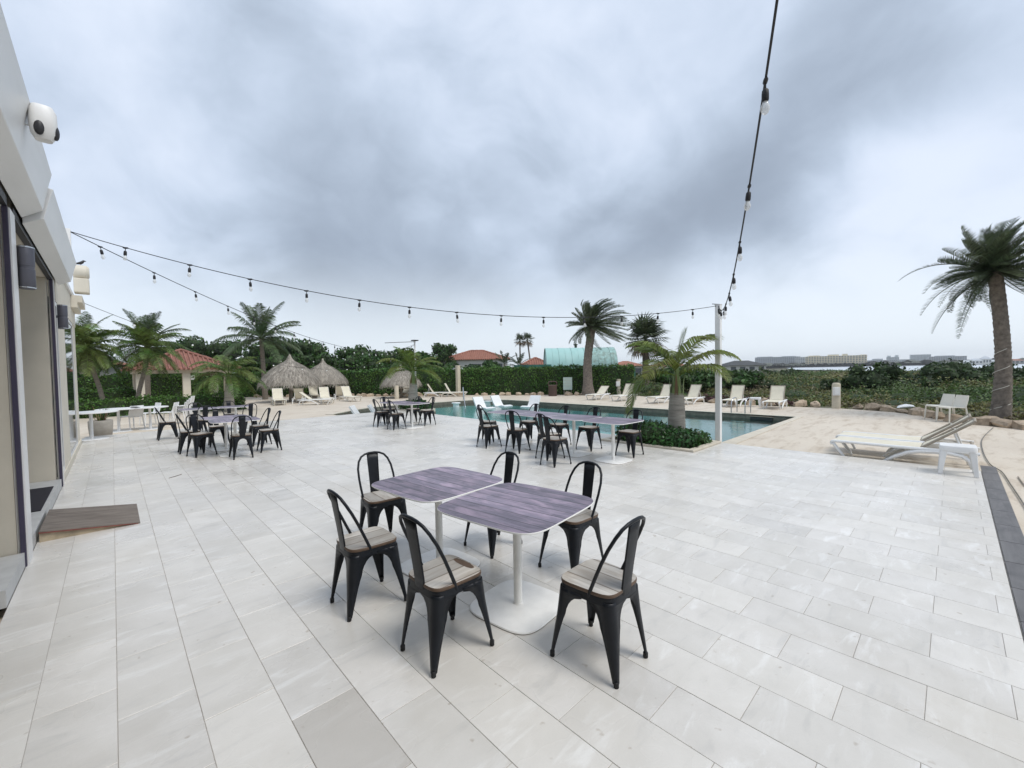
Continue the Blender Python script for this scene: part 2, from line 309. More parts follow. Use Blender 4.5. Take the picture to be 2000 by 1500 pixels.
# ------------------------------------------------------------------ mesh helpers
class MB:
    def __init__(s): s.v = []; s.f = []
    def add(s, vs, fs):
        o = len(s.v); s.v += [tuple(v) for v in vs]; s.f += [tuple(i+o for i in f) for f in fs]; return s
    def box(s, x0, y0, z0, x1, y1, z1):
        return s.add([(x0,y0,z0),(x1,y0,z0),(x1,y1,z0),(x0,y1,z0),(x0,y0,z1),(x1,y0,z1),(x1,y1,z1),(x0,y1,z1)],
                     [(0,3,2,1),(4,5,6,7),(0,1,5,4),(1,2,6,5),(2,3,7,6),(3,0,4,7)])
    def hexa(s, b, t):
        return s.add(list(b)+list(t), [(0,3,2,1),(4,5,6,7),(0,1,5,4),(1,2,6,5),(2,3,7,6),(3,0,4,7)])
    def tube(s, pts, rad, n=8, cap=True, flat=1.0):
        pts = [Vector(p) for p in pts]; k = len(pts); rad = rad if isinstance(rad, (list, tuple)) else [rad]*k
        T0 = (pts[1]-pts[0]).normalized(); ref = Vector((0,0,1)) if abs(T0.z) < .9 else Vector((1,0,0))
        U = T0.cross(ref).normalized(); vs = []
        for i, p in enumerate(pts):
            T = (pts[min(i+1,k-1)]-pts[max(i-1,0)]).normalized(); U = (U - T*U.dot(T)).normalized(); V = T.cross(U)
            for j in range(n):
                a = 2*PI*j/n; vs.append(p + (U*math.cos(a) + V*math.sin(a)*flat)*rad[i])
        fs = [(i*n+j, i*n+(j+1)%n, (i+1)*n+(j+1)%n, (i+1)*n+j) for i in range(k-1) for j in range(n)]
        if cap: fs += [tuple(range(n-1,-1,-1)), tuple((k-1)*n+j for j in range(n))]
        return s.add(vs, fs)
    def lathe(s, prof, n=16, c=(0,0,0)):
        vs = []; k = len(prof)
        for r, z in prof:
            for j in range(n): a = 2*PI*j/n; vs.append((c[0]+r*math.cos(a), c[1]+r*math.sin(a), c[2]+z))
        fs = [(i*n+j, i*n+(j+1)%n, (i+1)*n+(j+1)%n, (i+1)*n+j) for i in range(k-1) for j in range(n)]
        fs += [tuple(range(n-1,-1,-1)), tuple((k-1)*n+j for j in range(n))]
        return s.add(vs, fs)
    def prism(s, outline, z0, z1):
        n = len(outline)
        return s.add([(x,y,z0) for x,y in outline]+[(x,y,z1) for x,y in outline],
                     [tuple(range(n-1,-1,-1)), tuple(range(n,2*n))]+[(i,(i+1)%n,n+(i+1)%n,n+i) for i in range(n)])
    def slab(s, prof, x0, x1):
        """closed outline prof in (y,z), extruded along x"""
        n = len(prof)
        return s.add([(x0,y,z) for y,z in prof]+[(x1,y,z) for y,z in prof],
                     [tuple(range(n)), tuple(range(2*n-1,n-1,-1))]+[(i,n+i,n+(i+1)%n,(i+1)%n) for i in range(n)])
    def ribbon(s, path, x0, x1, th):
        """a sheet following path in (y,z), width x0..x1, thickness th"""
        k = len(path); up = []; dnn = []
        for i in range(k):
            a = path[max(i-1,0)]; b = path[min(i+1,k-1)]; dy, dz = b[0]-a[0], b[1]-a[1]; l = math.hypot(dy,dz) or 1
            ny, nz = -dz/l*th/2, dy/l*th/2; up.append((path[i][0]+ny, path[i][1]+nz)); dnn.append((path[i][0]-ny, path[i][1]-nz))
        return s.slab(up+dnn[::-1], x0, x1)
    def mesh(s, name, smooth=False, ang=35):
        me = bpy.data.meshes.new(name); me.from_pydata(s.v, [], s.f); me.validate(); me.update()
        if smooth: me.shade_smooth(); me.set_sharp_from_angle(angle=R(ang))
        return me
    def build(s, name, mt, parent=None, smooth=False, loc=None, bevel=0, ang=35):
        return obj(name, s.mesh(name, smooth, ang), mt, parent, loc, bevel)
def obj(name, me, mt, parent=None, loc=None, bevel=0):
    if mt is not None and not me.materials: me.materials.append(mt)
    o = bpy.data.objects.new(name, me); COL.objects.link(o)
    if parent is not None: o.parent = parent
    if loc is not None: o.location = loc
    if bevel:
        b = o.modifiers.new('bevel', 'BEVEL'); b.width = bevel; b.segments = 2; b.limit_method = 'ANGLE'
    return o
def quadmesh(name, V, Q):
    """V (n,3), Q (m,4) arrays"""
    me = bpy.data.meshes.new(name); V = np.asarray(V, np.float32); Q = np.asarray(Q, np.int32)
    me.vertices.add(len(V)); me.vertices.foreach_set('co', V.ravel()); me.loops.add(Q.size); me.loops.foreach_set('vertex_index', Q.ravel())
    me.polygons.add(len(Q)); me.polygons.foreach_set('loop_start', np.arange(0, Q.size, 4, dtype=np.int32)); me.update(calc_edges=True); me.validate()
    return me
def tag(o, label, cat, group=None):
    o['label'] = label; o['category'] = cat
    if group: o['group'] = group
    return o
def thing(name, label, cat, loc=(0,0,0), rz=0, group=None):
    o = bpy.data.objects.new(name, None); COL.objects.link(o); o.location = loc; o.rotation_euler = (0,0,rz); o.empty_display_size = .2
    return tag(o, label, cat, group)
def structure(o): o['kind'] = 'structure'; return o
def stuff(o): o['kind'] = 'stuff'; return o
def superellipse(a, b, n, k=48):
    out = []
    for i in range(k):
        t = 2*PI*i/k; c, s_ = math.cos(t), math.sin(t)
        out.append((a*math.copysign(abs(c)**(2/n), c), b*math.copysign(abs(s_)**(2/n), s_)))
    return out
def rot_for(fx, fy): return math.atan2(-fx, fy)          # local +Y looks along (fx, fy)
def leafquads(P, Nrm, size, asp=1.8, jit=.8):
    """small leaf quads at points P, normals Nrm jittered"""
    n = len(P); Nn = Nrm + RNG.normal(0, jit, (n,3)); Nn /= np.linalg.norm(Nn, axis=1)[:,None] + 1e-9
    t = RNG.normal(0, 1, (n,3)); t -= Nn*(t*Nn).sum(1)[:,None]; t /= np.linalg.norm(t, axis=1)[:,None] + 1e-9; b = np.cross(Nn, t)
    sz = (np.asarray(size)*RNG.uniform(.6, 1.35, n))[:,None]
    a = P - t*sz*asp/2; c = P + t*sz*asp/2; l = P + b*sz/2 + t*sz*.1; r = P - b*sz/2 + t*sz*.1
    V = np.stack([a, l, c, r], 1).reshape(-1, 3); Q = np.arange(4*n).reshape(-1, 4)
    return V, Q
def lobes_points(lobes, n):
    """points near the skin of several ellipsoids (c, r3); returns points and outward normals"""
    ws = np.array([l[1][0]*l[1][1] + l[1][0]*l[1][2] for l in lobes]); ws = ws/ws.sum(); P = []; NN = []
    for (c, r), w in zip(lobes, ws):
        k = max(4, int(n*w)); d = RNG.normal(0, 1, (k,3)); d /= np.linalg.norm(d, axis=1)[:,None]
        rad = RNG.uniform(.55, 1.06, k)**.5
        P.append(np.array(c) + d*np.array(r)*rad[:,None]); NN.append(d)
    return np.concatenate(P), np.concatenate(NN)
D0 = -.09                                                   # pool deck level (terrace is 0)

# ================================================================== SETTING
POOL = [(9.8,3.7),(16.9,3.7),(16.9,15.4),(17.1,16.9),(17.15,18.3),(16.8,19.3),(16.0,20.0),(14.9,20.35),(13.4,20.45),(11.5,20.6),(9.6,20.5),
        (8.2,19.6),(6.8,18.4),(6.9,17.03),(9.2,17.03),(9.2,17.3),(10.4,17.3),(10.4,15.9),(9.2,15.9),(9.2,5.7),(9.8,5.7)]
DECK = [(-9,-9),(13,-9),(16.9,-3),(17.2,-1.3),(17.7,-.3),(19.2,.3),(20.6,1.5),(21.3,3.1),(21.0,5.6),(21.2,8),(22.4,11),(24.6,14.4),(23.6,17.4),
        (18.8,25),(13.6,31.2),(8.4,38.2),(3,42),(-9,42)]
def poly_sheet(loops, z):
    co = [Vector((x, y, 0)) for l in loops for x, y in l]
    tris = tessellate_polygon([[Vector((x, y, 0)) for x, y in l] for l in loops])
    mb = MB(); fs = []
    for a, b, c in tris:
        n = (co[b]-co[a]).cross(co[c]-co[a]).z; fs.append((a, b, c) if n > 0 else (a, c, b))
    return mb.add([(v.x, v.y, z) for v in co], fs)
structure(poly_sheet([DECK, POOL], D0).build('pool_deck', M['deck']))
# pool shell
mb = MB(); n = len(POOL)
for i in range(n):
    (x0,y0),(x1,y1) = POOL[i], POOL[(i+1)%n]; mb.add([(x0,y0,-.42),(x1,y1,-.42),(x1,y1,D0-.003),(x0,y0,D0-.003)], [(0,1,2,3)])
basin = structure(mb.build('pool_basin', M['pooltile']))
mb = MB()
for i in range(n):
    (x0,y0),(x1,y1) = POOL[i], POOL[(i+1)%n]; mb.add([(x0,y0,-1.3),(x1,y1,-1.3),(x1,y1,-.42),(x0,y0,-.42)], [(0,1,2,3)])
mb.build('basin_wall', M['poolfloor'], basin); poly_sheet([POOL], -1.3).build('basin_floor', M['poolfloor'], basin)
structure(poly_sheet([POOL], -.25).build('pool_water', M['water']))
# coping strip along the deck sides of the pool
cp = POOL[0:13]; mb = MB(); vs = []
for i, p in enumerate(cp):
    a = Vector(cp[max(i-1,0)]); b = Vector(cp[min(i+1,len(cp)-1)]); t = (b-a).normalized(); nn = Vector((t.y,-t.x))
    q = Vector(p) + nn*.32; vs += [(p[0],p[1],D0-.03),(p[0],p[1],D0+.015),(q.x,q.y,D0+.015),(q.x,q.y,D0-.03)]
fs = []
for i in range(len(cp)-1):
    for j in range(3): fs.append((i*4+j,i*4+j+1,(i+1)*4+j+1,(i+1)*4+j))
mb.add(vs, fs).build('pool_coping', M['coping'])['kind'] = 'structure'
# ground: a sheet that starts at the deck outline and runs to the horizon
def sstep(a, b, x):
    t = max(0, min(1, (x-a)/(b-a))); return t*t*(3-2*t)
def ground_z(x, y):
    if x < 15: return -.17
    s = sstep(28, 250, x)*sstep(.62, .30, y/x); r = math.hypot(x, y)
    far = sstep(1000, 1150, r)
    z = -.17 - 2.4*s*(1-far) + .12*math.sin(x*.31+y*.2)*math.cos(y*.27)*s
    return z
def deck_r(c, a):
    d = Vector((math.cos(a), math.sin(a))); best = 1e9
    for i in range(len(DECK)):
        p = Vector(DECK[i]) - c; q = Vector(DECK[(i+1)%len(DECK)]) - c; e = q-p; den = d.x*e.y - d.y*e.x
        if abs(den) < 1e-9: continue
        t = (p.x*e.y - p.y*e.x)/den; u = (p.x*d.y - p.y*d.x)/den
        if t > 0 and -1e-6 <= u <= 1+1e-6: best = min(best, t)
    return best
c0 = Vector((8, 14)); NA = 180; rings = [0, .02] + [1.0*1.13**k for k in range(1, 73)]
vs = []; fs = []
for k, dr in enumerate(rings):
    for j in range(NA):
        a = 2*PI*j/NA; r = deck_r(c0, a) - .25 + dr; x, y = c0.x + r*math.cos(a), c0.y + r*math.sin(a)
        vs.append((x, y, D0-.05 if k < 2 else ground_z(x, y)))
for k in range(len(rings)-1):
    for j in range(NA): fs.append((k*NA+j, (k+1)*NA+j, (k+1)*NA+(j+1)%NA, k*NA+(j+1)%NA))
structure(MB().add(vs, fs).build('ground', M['ground'], smooth=True))
LAKE = [(430,95),(310,35),(250,3),(215,-16),(160,-120),(300,-900),(1250,-900),(1020,-120),(985,60),(930,200),(700,165)]
structure(poly_sheet([LAKE], -1.95).build('lake', M['lake']))

# terrace slab and tiles
TR = [(-.62,-.31,8.222,17.0), (8.222,5.7,9.2,17.0), (8.222,-.31,9.7,3.5)]
mb = MB()
for x0,y0,x1,y1 in TR: mb.box(x0,y0,-.34,x1,y1,-.004)
terrace = structure(mb.build('terrace', M['grout']))
PX, PY, JT = .306, .605, .0028; tiles = []
for k in range(-3, 40):
    xa, xb = -.04+PX*k, -.04+PX*(k+1)
    for q in range(-3, 32):
        ya = .0736 + PY*q + (PY/2 if k % 2 else 0) - .3; yb = ya + PY
        for X0,Y0,X1,Y1 in TR:
            a,b,c,d = max(xa,X0), max(ya,Y0), min(xb,X1), min(yb,Y1)
            if c-a > .02 and d-b > .02: tiles.append((a,b,c,d))
def screen(x, y, z=0):
    v = Vector((x, y, z-EYE)); w = v.dot(f3)
    return (1000+FPX*v.dot(r3)/w, 750+FPX*v.dot(dn)/w, w) if w > .05 else (1e9, 1e9, w)
def tscore(t):
    sx, sy, w = screen((t[0]+t[2])/2, (t[1]+t[3])/2)
    if not (-60 < sx < 2060 and sy < 1620): return 0
    return (t[2]-t[0])*(t[3]-t[1])/max(w, .3)**3
tiles.sort(key=lambda t: -tscore(t)); cache = {}
def tile_mb(w, h, ox=0, oy=0):
    j = JT/2; b = .0012
    return ([(ox-w/2+j,oy-h/2+j,-.012),(ox+w/2-j,oy-h/2+j,-.012),(ox+w/2-j,oy+h/2-j,-.012),(ox-w/2+j,oy+h/2-j,-.012),
             (ox-w/2+j,oy-h/2+j,-b),(ox+w/2-j,oy-h/2+j,-b),(ox+w/2-j,oy+h/2-j,-b),(ox-w/2+j,oy+h/2-j,-b),
             (ox-w/2+j+b,oy-h/2+j+b,0),(ox+w/2-j-b,oy-h/2+j+b,0),(ox+w/2-j-b,oy+h/2-j-b,0),(ox-w/2+j+b,oy+h/2-j-b,0)],
            [(8,9,10,11)]+[(i,(i+1)%4,4+(i+1)%4,4+i) for i in range(4)]+[(4+i,4+(i+1)%4,8+(i+1)%4,8+i) for i in range(4)])
rest = MB()
for i, (a,b,c,d) in enumerate(tiles):
    w, h = round(c-a,3), round(d-b,3); cx, cyy = (a+c)/2, (b+d)/2
    if i < 300:
        if (w,h) not in cache:
            me = MB().add(*tile_mb(w,h)).mesh('tile'); me.materials.append(M['tile']); cache[(w,h)] = me
        odd = a < .70 < c and b < 2.16 < d
        if odd: cache['odd'] = cache[(w,h)].copy(); cache['odd'].materials[0] = M['tilebrown']
        o = obj('tile', cache['odd'] if odd else cache[(w,h)], None, terrace, (cx, cyy, random.uniform(-.0007,.0007)))
    else: rest.add(*tile_mb(w,h,cx,cyy))
stuff(rest.build('tiles', M['tile'], terrace))
# dark border strip
strip = structure(MB().box(-.62,-.49,-.34,9.7,-.313,-.012).build('terrace_border', M['grout']))
x = -.6; me = MB().box(-.296,-.083,-.01,.296,.083,0).mesh('border_tile'); me.materials.append(M['strip'])
while x < 9.6:
    obj('border_tile', me, None, strip, (x+.3, -.402, .001)); x += .6

# ------------------------------------------------------------------ building on the left
bld = thing('pavilion', 'cream rendered pavilion with white shutter boxes and glazed bays along the terrace', 'building', (-.66, 6, 0))
def bp(name, mt, *boxes, bevel=0):
    mb = MB()
    for b in boxes: mb.box(*b)
    for i, v in enumerate(mb.v): mb.v[i] = (v[0]+.66, v[1]-6, v[2])
    return mb.build(name, mt, bld, bevel=bevel)
bp('wall', M['wall'], (-8,-6,0,-1.9,15.28,3.58))
for b in ((-1.898,5.72,0,-.665,6.02,3.2),(-1.898,9.45,0,-.68,9.66,3.2),(-1.898,-6,0,-.665,-1.0,3.2)): bp('pier', M['wall'], b)
for b in ((-1.0,10.45,.13,-.632,11.75,3.2),(-1.0,14.2,.13,-.645,15.3,3.2)): bp('pilaster', M['wall2'], b)
bp('head_beam', M['wall'], (-1.897,-6,3.202,-.67,10.2,3.575)); bp('head_beam', M['wall2'], (-1.897,10.202,2.95,-.63,15.31,3.575))
bp('roof_slab', M['whitepaint'], (-8,-6,3.582,-.60,15.34,3.68)); bp('cornice', M['wall2'], (-.628,13.9,3.30,-.52,15.36,3.42), (-.628,13.9,3.42,-.44,15.38,3.578))
bp('plinth', M['stepgrey'], (-1.896,4.78,0,-.622,5.70,.13)); bp('plinth', M['stepgrey'], (-1.896,6.03,0,-.622,9.445,.13))
bp('plinth', M['wall2'], (-1.0,9.67,0,-.618,15.3,.128))
for y in (5.70, 9.52):
    bp('shutter_seal', M['purple'], (-.645,y,0,-.612,y+.04,3.19)); bp('shutter_rail', M['whitepaint'], (-.664,y+.042,0,-.602,y+.042+(.26 if y < 6 else .06),3.19))
bp('shutter_slot', M['black'], (-.668,-6,3.19,-.612,5.70,3.27)); bp('shutter_slot', M['black'], (-.668,6.03,3.19,-.612,9.6,3.27))
for y0,y1 in ((9.67,10.448),(11.752,14.198)):
    w = bp('window', M['glass'], (-.70,y0,.13,-.648,y1,2.949))
    mbw = MB(); 
    for b in ((-.646,y0,.13,-.636,y0+.05,2.94),(-.646,y1-.05,.13,-.636,y1,2.94),(-.646,y0+.05,.13,-.636,y1-.05,.19),(-.646,y0+.05,2.88,-.636,y1-.05,2.94)): mbw.box(*b)
    for i, v in enumerate(mbw.v): mbw.v[i] = (v[0]+.66, v[1]-6, v[2])
    mbw.build('frame', M['white_alu'], w)
bp('glass_door', M['glass'], (-1.89,6.4,.13,-1.87,9.3,3.1)); bp('glass_door', M['glass'], (-1.89,-.9,0,-1.87,5.6,3.1))
def ybox(name, prof, y0, y1, mt):
    n = len(prof); vs = [(px+.66, y0-6, pz) for px,pz in prof]+[(px+.66, y1-6, pz) for px,pz in prof]
    return MB().add(vs, [tuple(range(n)), tuple(range(2*n-1,n-1,-1))]+[(i,n+i,n+(i+1)%n,(i+1)%n) for i in range(n)]).build(name, mt, bld, bevel=.006)
ybox('shutter_box', [(-.598,3.28),(-.45,3.385),(-.40,3.66),(-.375,3.77),(-.598,3.80)], -5.9, 6.40, M['white_alu'])
ybox('shutter_box', [(-.598,3.23),(-.45,3.31),(-.40,3.53),(-.372,3.63),(-.598,3.66)], 6.43, 10.32, M['white_alu'])
bp('cable_bracket', M['whitepaint'], (-.45,9.2,3.62,-.38,9.28,3.93))
def wall_lamp(x, y, z0, z1, label):
    t = thing('wall_lamp', label, 'wall lamp', (x,y,z0), 0, 'up-and-down wall lamps on the pavilion'); h = z1-z0
    MB().lathe([(.052,0),(.058,.012),(.058,h*.46),(.054,h*.47),(.054,h*.53),(.058,h*.54),(.058,h-.012),(.052,h)], 20).build('body', M['lampmetal'], t, True)
    MB().box(-.125,-.03,h*.32,-.10,.03,h*.68).box(-.10,-.015,h*.45,-.05,.015,h*.55).build('bracket', M['lampmetal'], t)
    MB().lathe([(.06,h*.96),(.06,h*.985)],20).build('rim', M['steel'], t, True); MB().lathe([(.06,h*.015),(.06,h*.04)],20).build('rim', M['steel'], t, True)
wall_lamp(-.553,6.06,2.53,2.93,'grey cylinder wall lamp on the nearest white shutter rail')
wall_lamp(-.535,9.74,2.46,2.84,'grey cylinder wall lamp farther along, beside the narrow window')
t = thing('floodlight', 'white rounded floodlight with two dark lenses, at the top edge of the near shutter box', 'floodlight', (-.318,4.86,3.515)); t.scale = (.74,.74,.88)
mb = MB(); mb.add(*(lambda o: ([(x,y,z) for z,sx in ((.0,.6),(.05,.9),(.14,1),(.24,.97),(.285,.75)) for x,y in [(a*sx,b*sx) for a,b in o]],
     [(i*24+j,i*24+(j+1)%24,(i+1)*24+(j+1)%24,(i+1)*24+j) for i in range(4) for j in range(24)]+[tuple(range(23,-1,-1)),tuple(96+j for j in range(24))]))(superellipse(.105,.10,3,24)))
mb.build('housing', M['whitepaint'], t, True)
for cx_, cy_, an in ((-.025,-.080,-1.85),(.088,-.02,-.22)):
    vs = []; 
    for i in range(9):
        th = PI*i/8
        for j in range(14):
            ph = 2*PI*j/14; u_, v_, w_ = .042*math.sin(th)*math.cos(ph), .066*math.cos(th), .030*math.sin(th)*math.sin(ph)
            vs.append((cx_+w_*math.cos(an)-u_*math.sin(an), cy_+w_*math.sin(an)+u_*math.cos(an), .082+v_))
    MB().add(vs,[(i*14+j,(i+1)*14+j,(i+1)*14+(j+1)%14,i*14+(j+1)%14) for i in range(8) for j in range(14)]).build('lens', M['black'], t, True)
MB().box(-.14,-.02,.1,-.09,.02,.2).build('bracket', M['steel'], t)
t = thing('loudspeaker', 'cream loudspeaker with a round drum on top, at the far roof corner', 'loudspeaker', (-.46,14.3,3.682))
MB().box(-.12,-.17,0,.14,.17,.34).build('cabinet', M['wall2'], t, bevel=.02)
MB().tube([(-.12,0,.50),(-.06,0,.50),(.10,0,.50),(.15,0,.50)],[.15,.165,.165,.12],18).build('drum', M['wall2'], t, True)
b = thing('bird', 'small dark bird perched on the loudspeaker at the far roof corner', 'bird', (-.47,14.3,4.335))
MB().tube([(-.08,0,.035),(-.03,0,.05),(.02,0,.065),(.05,0,.09),(.075,0,.125),(.095,0,.12),(.115,0,.115)],[.008,.022,.034,.03,.021,.014,.003],10).tube([(.015,.01,.05),(.015,.01,-.01)],.003,5).tube([(.015,-.01,.05),(.015,-.01,-.01)],.003,5).build('body', M['black'], b, True)

# ramp, door mat
t = thing('ramp', 'low wooden wedge ramp with dark planks in front of the pavilion doorway', 'ramp', (-.60,6.42,0))
mb = MB()
mb.hexa([(0,.02,0),(.74,.02,0),(.74,.96,0),(0,.96,0)],[(0,.02,.105),(.74,.02,.006),(.74,.96,.006),(0,.96,.105)]).build('core', M['rampside'], t)
for i in range(4):
    ya, yb = i*.2455, i*.2455+.2435; z = lambda q: .108-.101*q/.76
    MB().hexa([(.002,ya,z(.002)),(.775,ya,z(.775)),(.775,yb,z(.775)),(.002,yb,z(.002))],[(.002,ya,z(.002)+.012+.001*(i%2)),(.775,ya,z(.775)+.006),(.775,yb,z(.775)+.006),(.002,yb,z(.002)+.012+.001*(i%2))]).build('plank', M['rampwood'], t)
MB().hexa([(0,-.004,.098),(.76,-.004,0.0),(.76,.02,0.0),(0,.02,.098)],[(0,-.004,.108),(.76,-.004,.007),(.76,.02,.007),(0,.02,.108)]).build('edge_strip', M['rampred'], t)
tag(MB().box(-.33,-.75,0,.33,.75,.012).build('door_mat', M['mat'], loc=(-.99,8.1,.1305), bevel=.004), 'black rubber door mat lying on the doorway step', 'door mat')

# ================================================================== FURNITURE
def copy_parts(src_parts, root):
    for nm, me, sub, mods in src_parts:
        o = bpy.data.objects.new(nm, me); COL.objects.link(o); o.parent = root
        for k, v in mods:
            md = o.modifiers.new(k.lower(), k)
            for a, b in v.items(): setattr(md, a, b)
        for nm2, me2 in sub:
            o2 = bpy.data.objects.new(nm2, me2); COL.objects.link(o2); o2.parent = o
def P_(name, mb, mt, smooth=True, sub=(), mods=(), ang=35):
    me = mb.mesh(name, smooth, ang); me.materials.append(mt); return (name, me, list(sub), list(mods))
# ---- black metal chair with wooden seat, looks along +Y
def chair_parts():
    parts = []
    # seat board
    out = superellipse(.178,.178,5,40); out = [(x*(1+.06*y/.178), y) for x,y in out]
    mb = MB(); k = len(out)
    rows = [(.985,.450),(1,.454),(1,.466),(.985,.4705)]
    vs = [(x*s,y*s,z) for s,z in rows for x,y in out]; fs = [(i*k+j,i*k+(j+1)%k,(i+1)*k+(j+1)%k,(i+1)*k+j) for i in range(3) for j in range(k)]
    mb.add(vs, fs+[tuple(range(k-1,-1,-1)), tuple(3*k+j for j in range(k))])
    me = mb.mesh('seat', True); me.materials.append(M['seatwood']); me.materials.append(M['seatedge'])
    for p in me.polygons:
        if abs(p.normal.z) < .7: p.material_index = 1
    parts.append(('seat', me, [], []))
    # apron pan under the seat
    o2 = [(x*.985, y*.985) for x,y in out]
    mb = MB(); mb.add([(x,y,.449) for x,y in o2]+[(x*1.015,y*1.015,.408) for x,y in o2]+[(x*.95,y*.95,.41) for x,y in o2], [(j,(j+1)%k,k+(j+1)%k,k+j) for j in range(k)]+[(k+j,k+(j+1)%k,2*k+(j+1)%k,2*k+j) for j in range(k)])
    mb.add([(x*.95,y*.95,.43) for x,y in o2], [tuple(range(k))])
    parts.append(P_('seat_frame', mb, M['chairmetal']))
    # legs: folded, tapering sheet metal, arching into each other below the seat
    for sx in (-1,1):
        for sy in (1,-1):
            bx = .212 if sy > 0 else .175; by = .215
            vs = []; zs = [.425,.405,.39,.37,.345,.315,.285,.25,.2,.15,.1,.055,.02]; m_ = 9
            for z in zs:
                u = 1 - z/.425; cx = .172*(1.05 if sy > 0 else .95)*(1-u) + bx*u; cyy = .172*(1-u) + by*u
                if z >= .405: w = .172
                elif z > .285: w = .172 - .094*math.sqrt(max(0,1-((z-.285)/.12)**2))
                else: w = .078 - .052*((.285-z)/.265)**.8
                rr = min(.045, w*.62)
                prof = [(w,0)] + [(rr*(1-math.sin(a)), rr*(1-math.cos(a))) for a in [PI/2*i/(m_-3) for i in range(m_-2)]] + [(0,w)]
                for a, b in prof: vs.append((sx*(cx-a), sy*(cyy-b), z))
            L = len(zs); fs = []
            for i in range(L-1):
                for j in range(m_-1):
                    f = (i*m_+j, i*m_+j+1, (i+1)*m_+j+1, (i+1)*m_+j); fs.append(f if sx*sy > 0 else f[::-1])
            mb = MB().add(vs, fs)
            foot = MB(); xx, yy = sx*(bx-.014), sy*(by-.014); foot.lathe([(.0125,0),(.0145,.004),(.0145,.03),(.011,.034)],10,(xx,yy,0))
            fm = foot.mesh('rubber_foot', True); fm.materials.append(M['rubber'])
            parts.append(P_('leg', mb, M['chairmetal'], sub=[('rubber_foot', fm)], mods=[('SOLIDIFY', dict(thickness=.0035, offset=-1))], ang=60))
    # hoop of the back
    half = [(.166,-.035,.425),(.169,-.05,.47),(.174,-.085,.55),(.176,-.125,.64),(.170,-.165,.725),(.150,-.198,.790),(.118,-.219,.832),(.075,-.231,.853),(.03,-.236,.861)]
    hoop = half + [(-x,y,z) for x,y,z in half[::-1]]
    parts.append(P_('back_frame', MB().tube(hoop, .0105, 10), M['chairmetal'], ang=60))
    # splat: pressed sheet
    vs = []; rows = [(-.176,.432,.048),(-.182,.50,.049),(-.196,.60,.051),(-.212,.70,.054),(-.226,.79,.057),(-.2345,.855,.058)]
    for y,z,w in rows:
        for xk, dy in ((-1,.010),(-.93,.002),(-.5,0),(0,-.001),(.5,0),(.93,.002),(1,.010)): vs.append((w*xk, y+dy, z))
    fs = [(i*7+j,i*7+j+1,(i+1)*7+j+1,(i+1)*7+j) for i in range(5) for j in range(6)]
    parts.append(P_('back_splat', MB().add(vs, fs), M['chairmetal'], mods=[('SOLIDIFY', dict(thickness=.003, offset=0))], ang=50))
    mb = MB()
    mb.tube([(-.168,.168,.36),(0,0,.395),(.150,-.165,.36)], .006, 6).tube([(.168,.168,.36),(0,.004,.383),(-.150,-.165,.36)], .006, 6)
    parts.append(P_('brace', mb, M['chairmetal']))
    return parts
CH = chair_parts()
def chair(x, y, fx, fy, label, group):
    t = thing('metal_chair', 'black metal chair, ' + label, 'chair', (x,y,.0005), rot_for(fx,fy)+random.uniform(-.03,.03), group)
    copy_parts(CH, t); return t
# ---- pedestal table
def table_parts():
    parts = []; out = superellipse(.446,.446,5.6,72); k = len(out)
    rows = [(.992,.722),(1,.725),(1,.732),(.997,.734)]
    mb = MB().add([(x*s,y*s,z) for s,z in rows for x,y in out], [(i*k+j,i*k+(j+1)%k,(i+1)*k+(j+1)%k,(i+1)*k+j) for i in range(3) for j in range(k)]+[tuple(range(k-1,-1,-1)), tuple(3*k+j for j in range(k))])
    me = mb.mesh('table_top', True); me.materials.append(M['tablewhite']); me.materials.append(M['tabletop'])
    for p in me.polygons:
        if p.normal.z > .95: p.material_index = 1
    parts.append(('table_top', me, [], []))
    parts.append(P_('pole', MB().lathe([(.034,.012),(.034,.02),(.0305,.024),(.0305,.705)],20), M['tablewhite']))
    parts.append(P_('top_bracket', MB().box(-.2,-.02,.706,.2,.02,.7215).box(-.02,-.2,.706,.02,-.021,.7215).box(-.02,.021,.706,.02,.2,.7215), M['tablewhite'], False))
    ob = superellipse(.292,.292,4,56); kb = len(ob); rows = [(1,0),(1.003,.004),(1,.008),(.985,.0125),(.5,.015)]
    mb = MB().add([(x*s,y*s,z) for s,z in rows for x,y in ob], [(i*kb+j,i*kb+(j+1)%kb,(i+1)*kb+(j+1)%kb,(i+1)*kb+j) for i in range(4) for j in range(kb)]+[tuple(range(kb-1,-1,-1)), tuple(4*kb+j for j in range(kb))])
    me = mb.mesh('base_plate', True); me.materials.append(M['tablewhite']); me.materials.append(M['rust'])
    for p in me.polygons:
        if p.center.z < .005: p.material_index = 1
    parts.append(('base_plate', me, [], []))
    return parts
TB = table_parts()
def table(x, y, rz, label, group):
    t = thing('pedestal_table', 'purple plank-top table, ' + label, 'table', (x,y,.0005), rz, group); copy_parts(TB, t); return t

g = 'chairs round the nearest pair of tables'
table(2.05,2.13,R(8),'nearest the camera, white base plate in full view','nearest pair of tables')
table(2.0,3.05,R(5),'second from the camera, touching the nearest table','nearest pair of tables')
chair(1.89,3.88,-.05,-1,'at the far left end of the nearest pair of tables',g)
chair(1.31,2.96,1,-.03,'leftmost at the nearest pair of tables',g)
stained = chair(1.42,2.12,1,.02,'front centre, dark stain on its seat, nearest pair of tables',g)
chair(2.02,1.41,-.05,1,'front right, closest to the camera at the nearest tables',g)
chair(2.77,2.2,-1,.1,'half behind the nearest table on its right side',g)
chair(2.61,3.03,-1,.03,'behind the nearest pair of tables, mostly hidden by the tops',g)
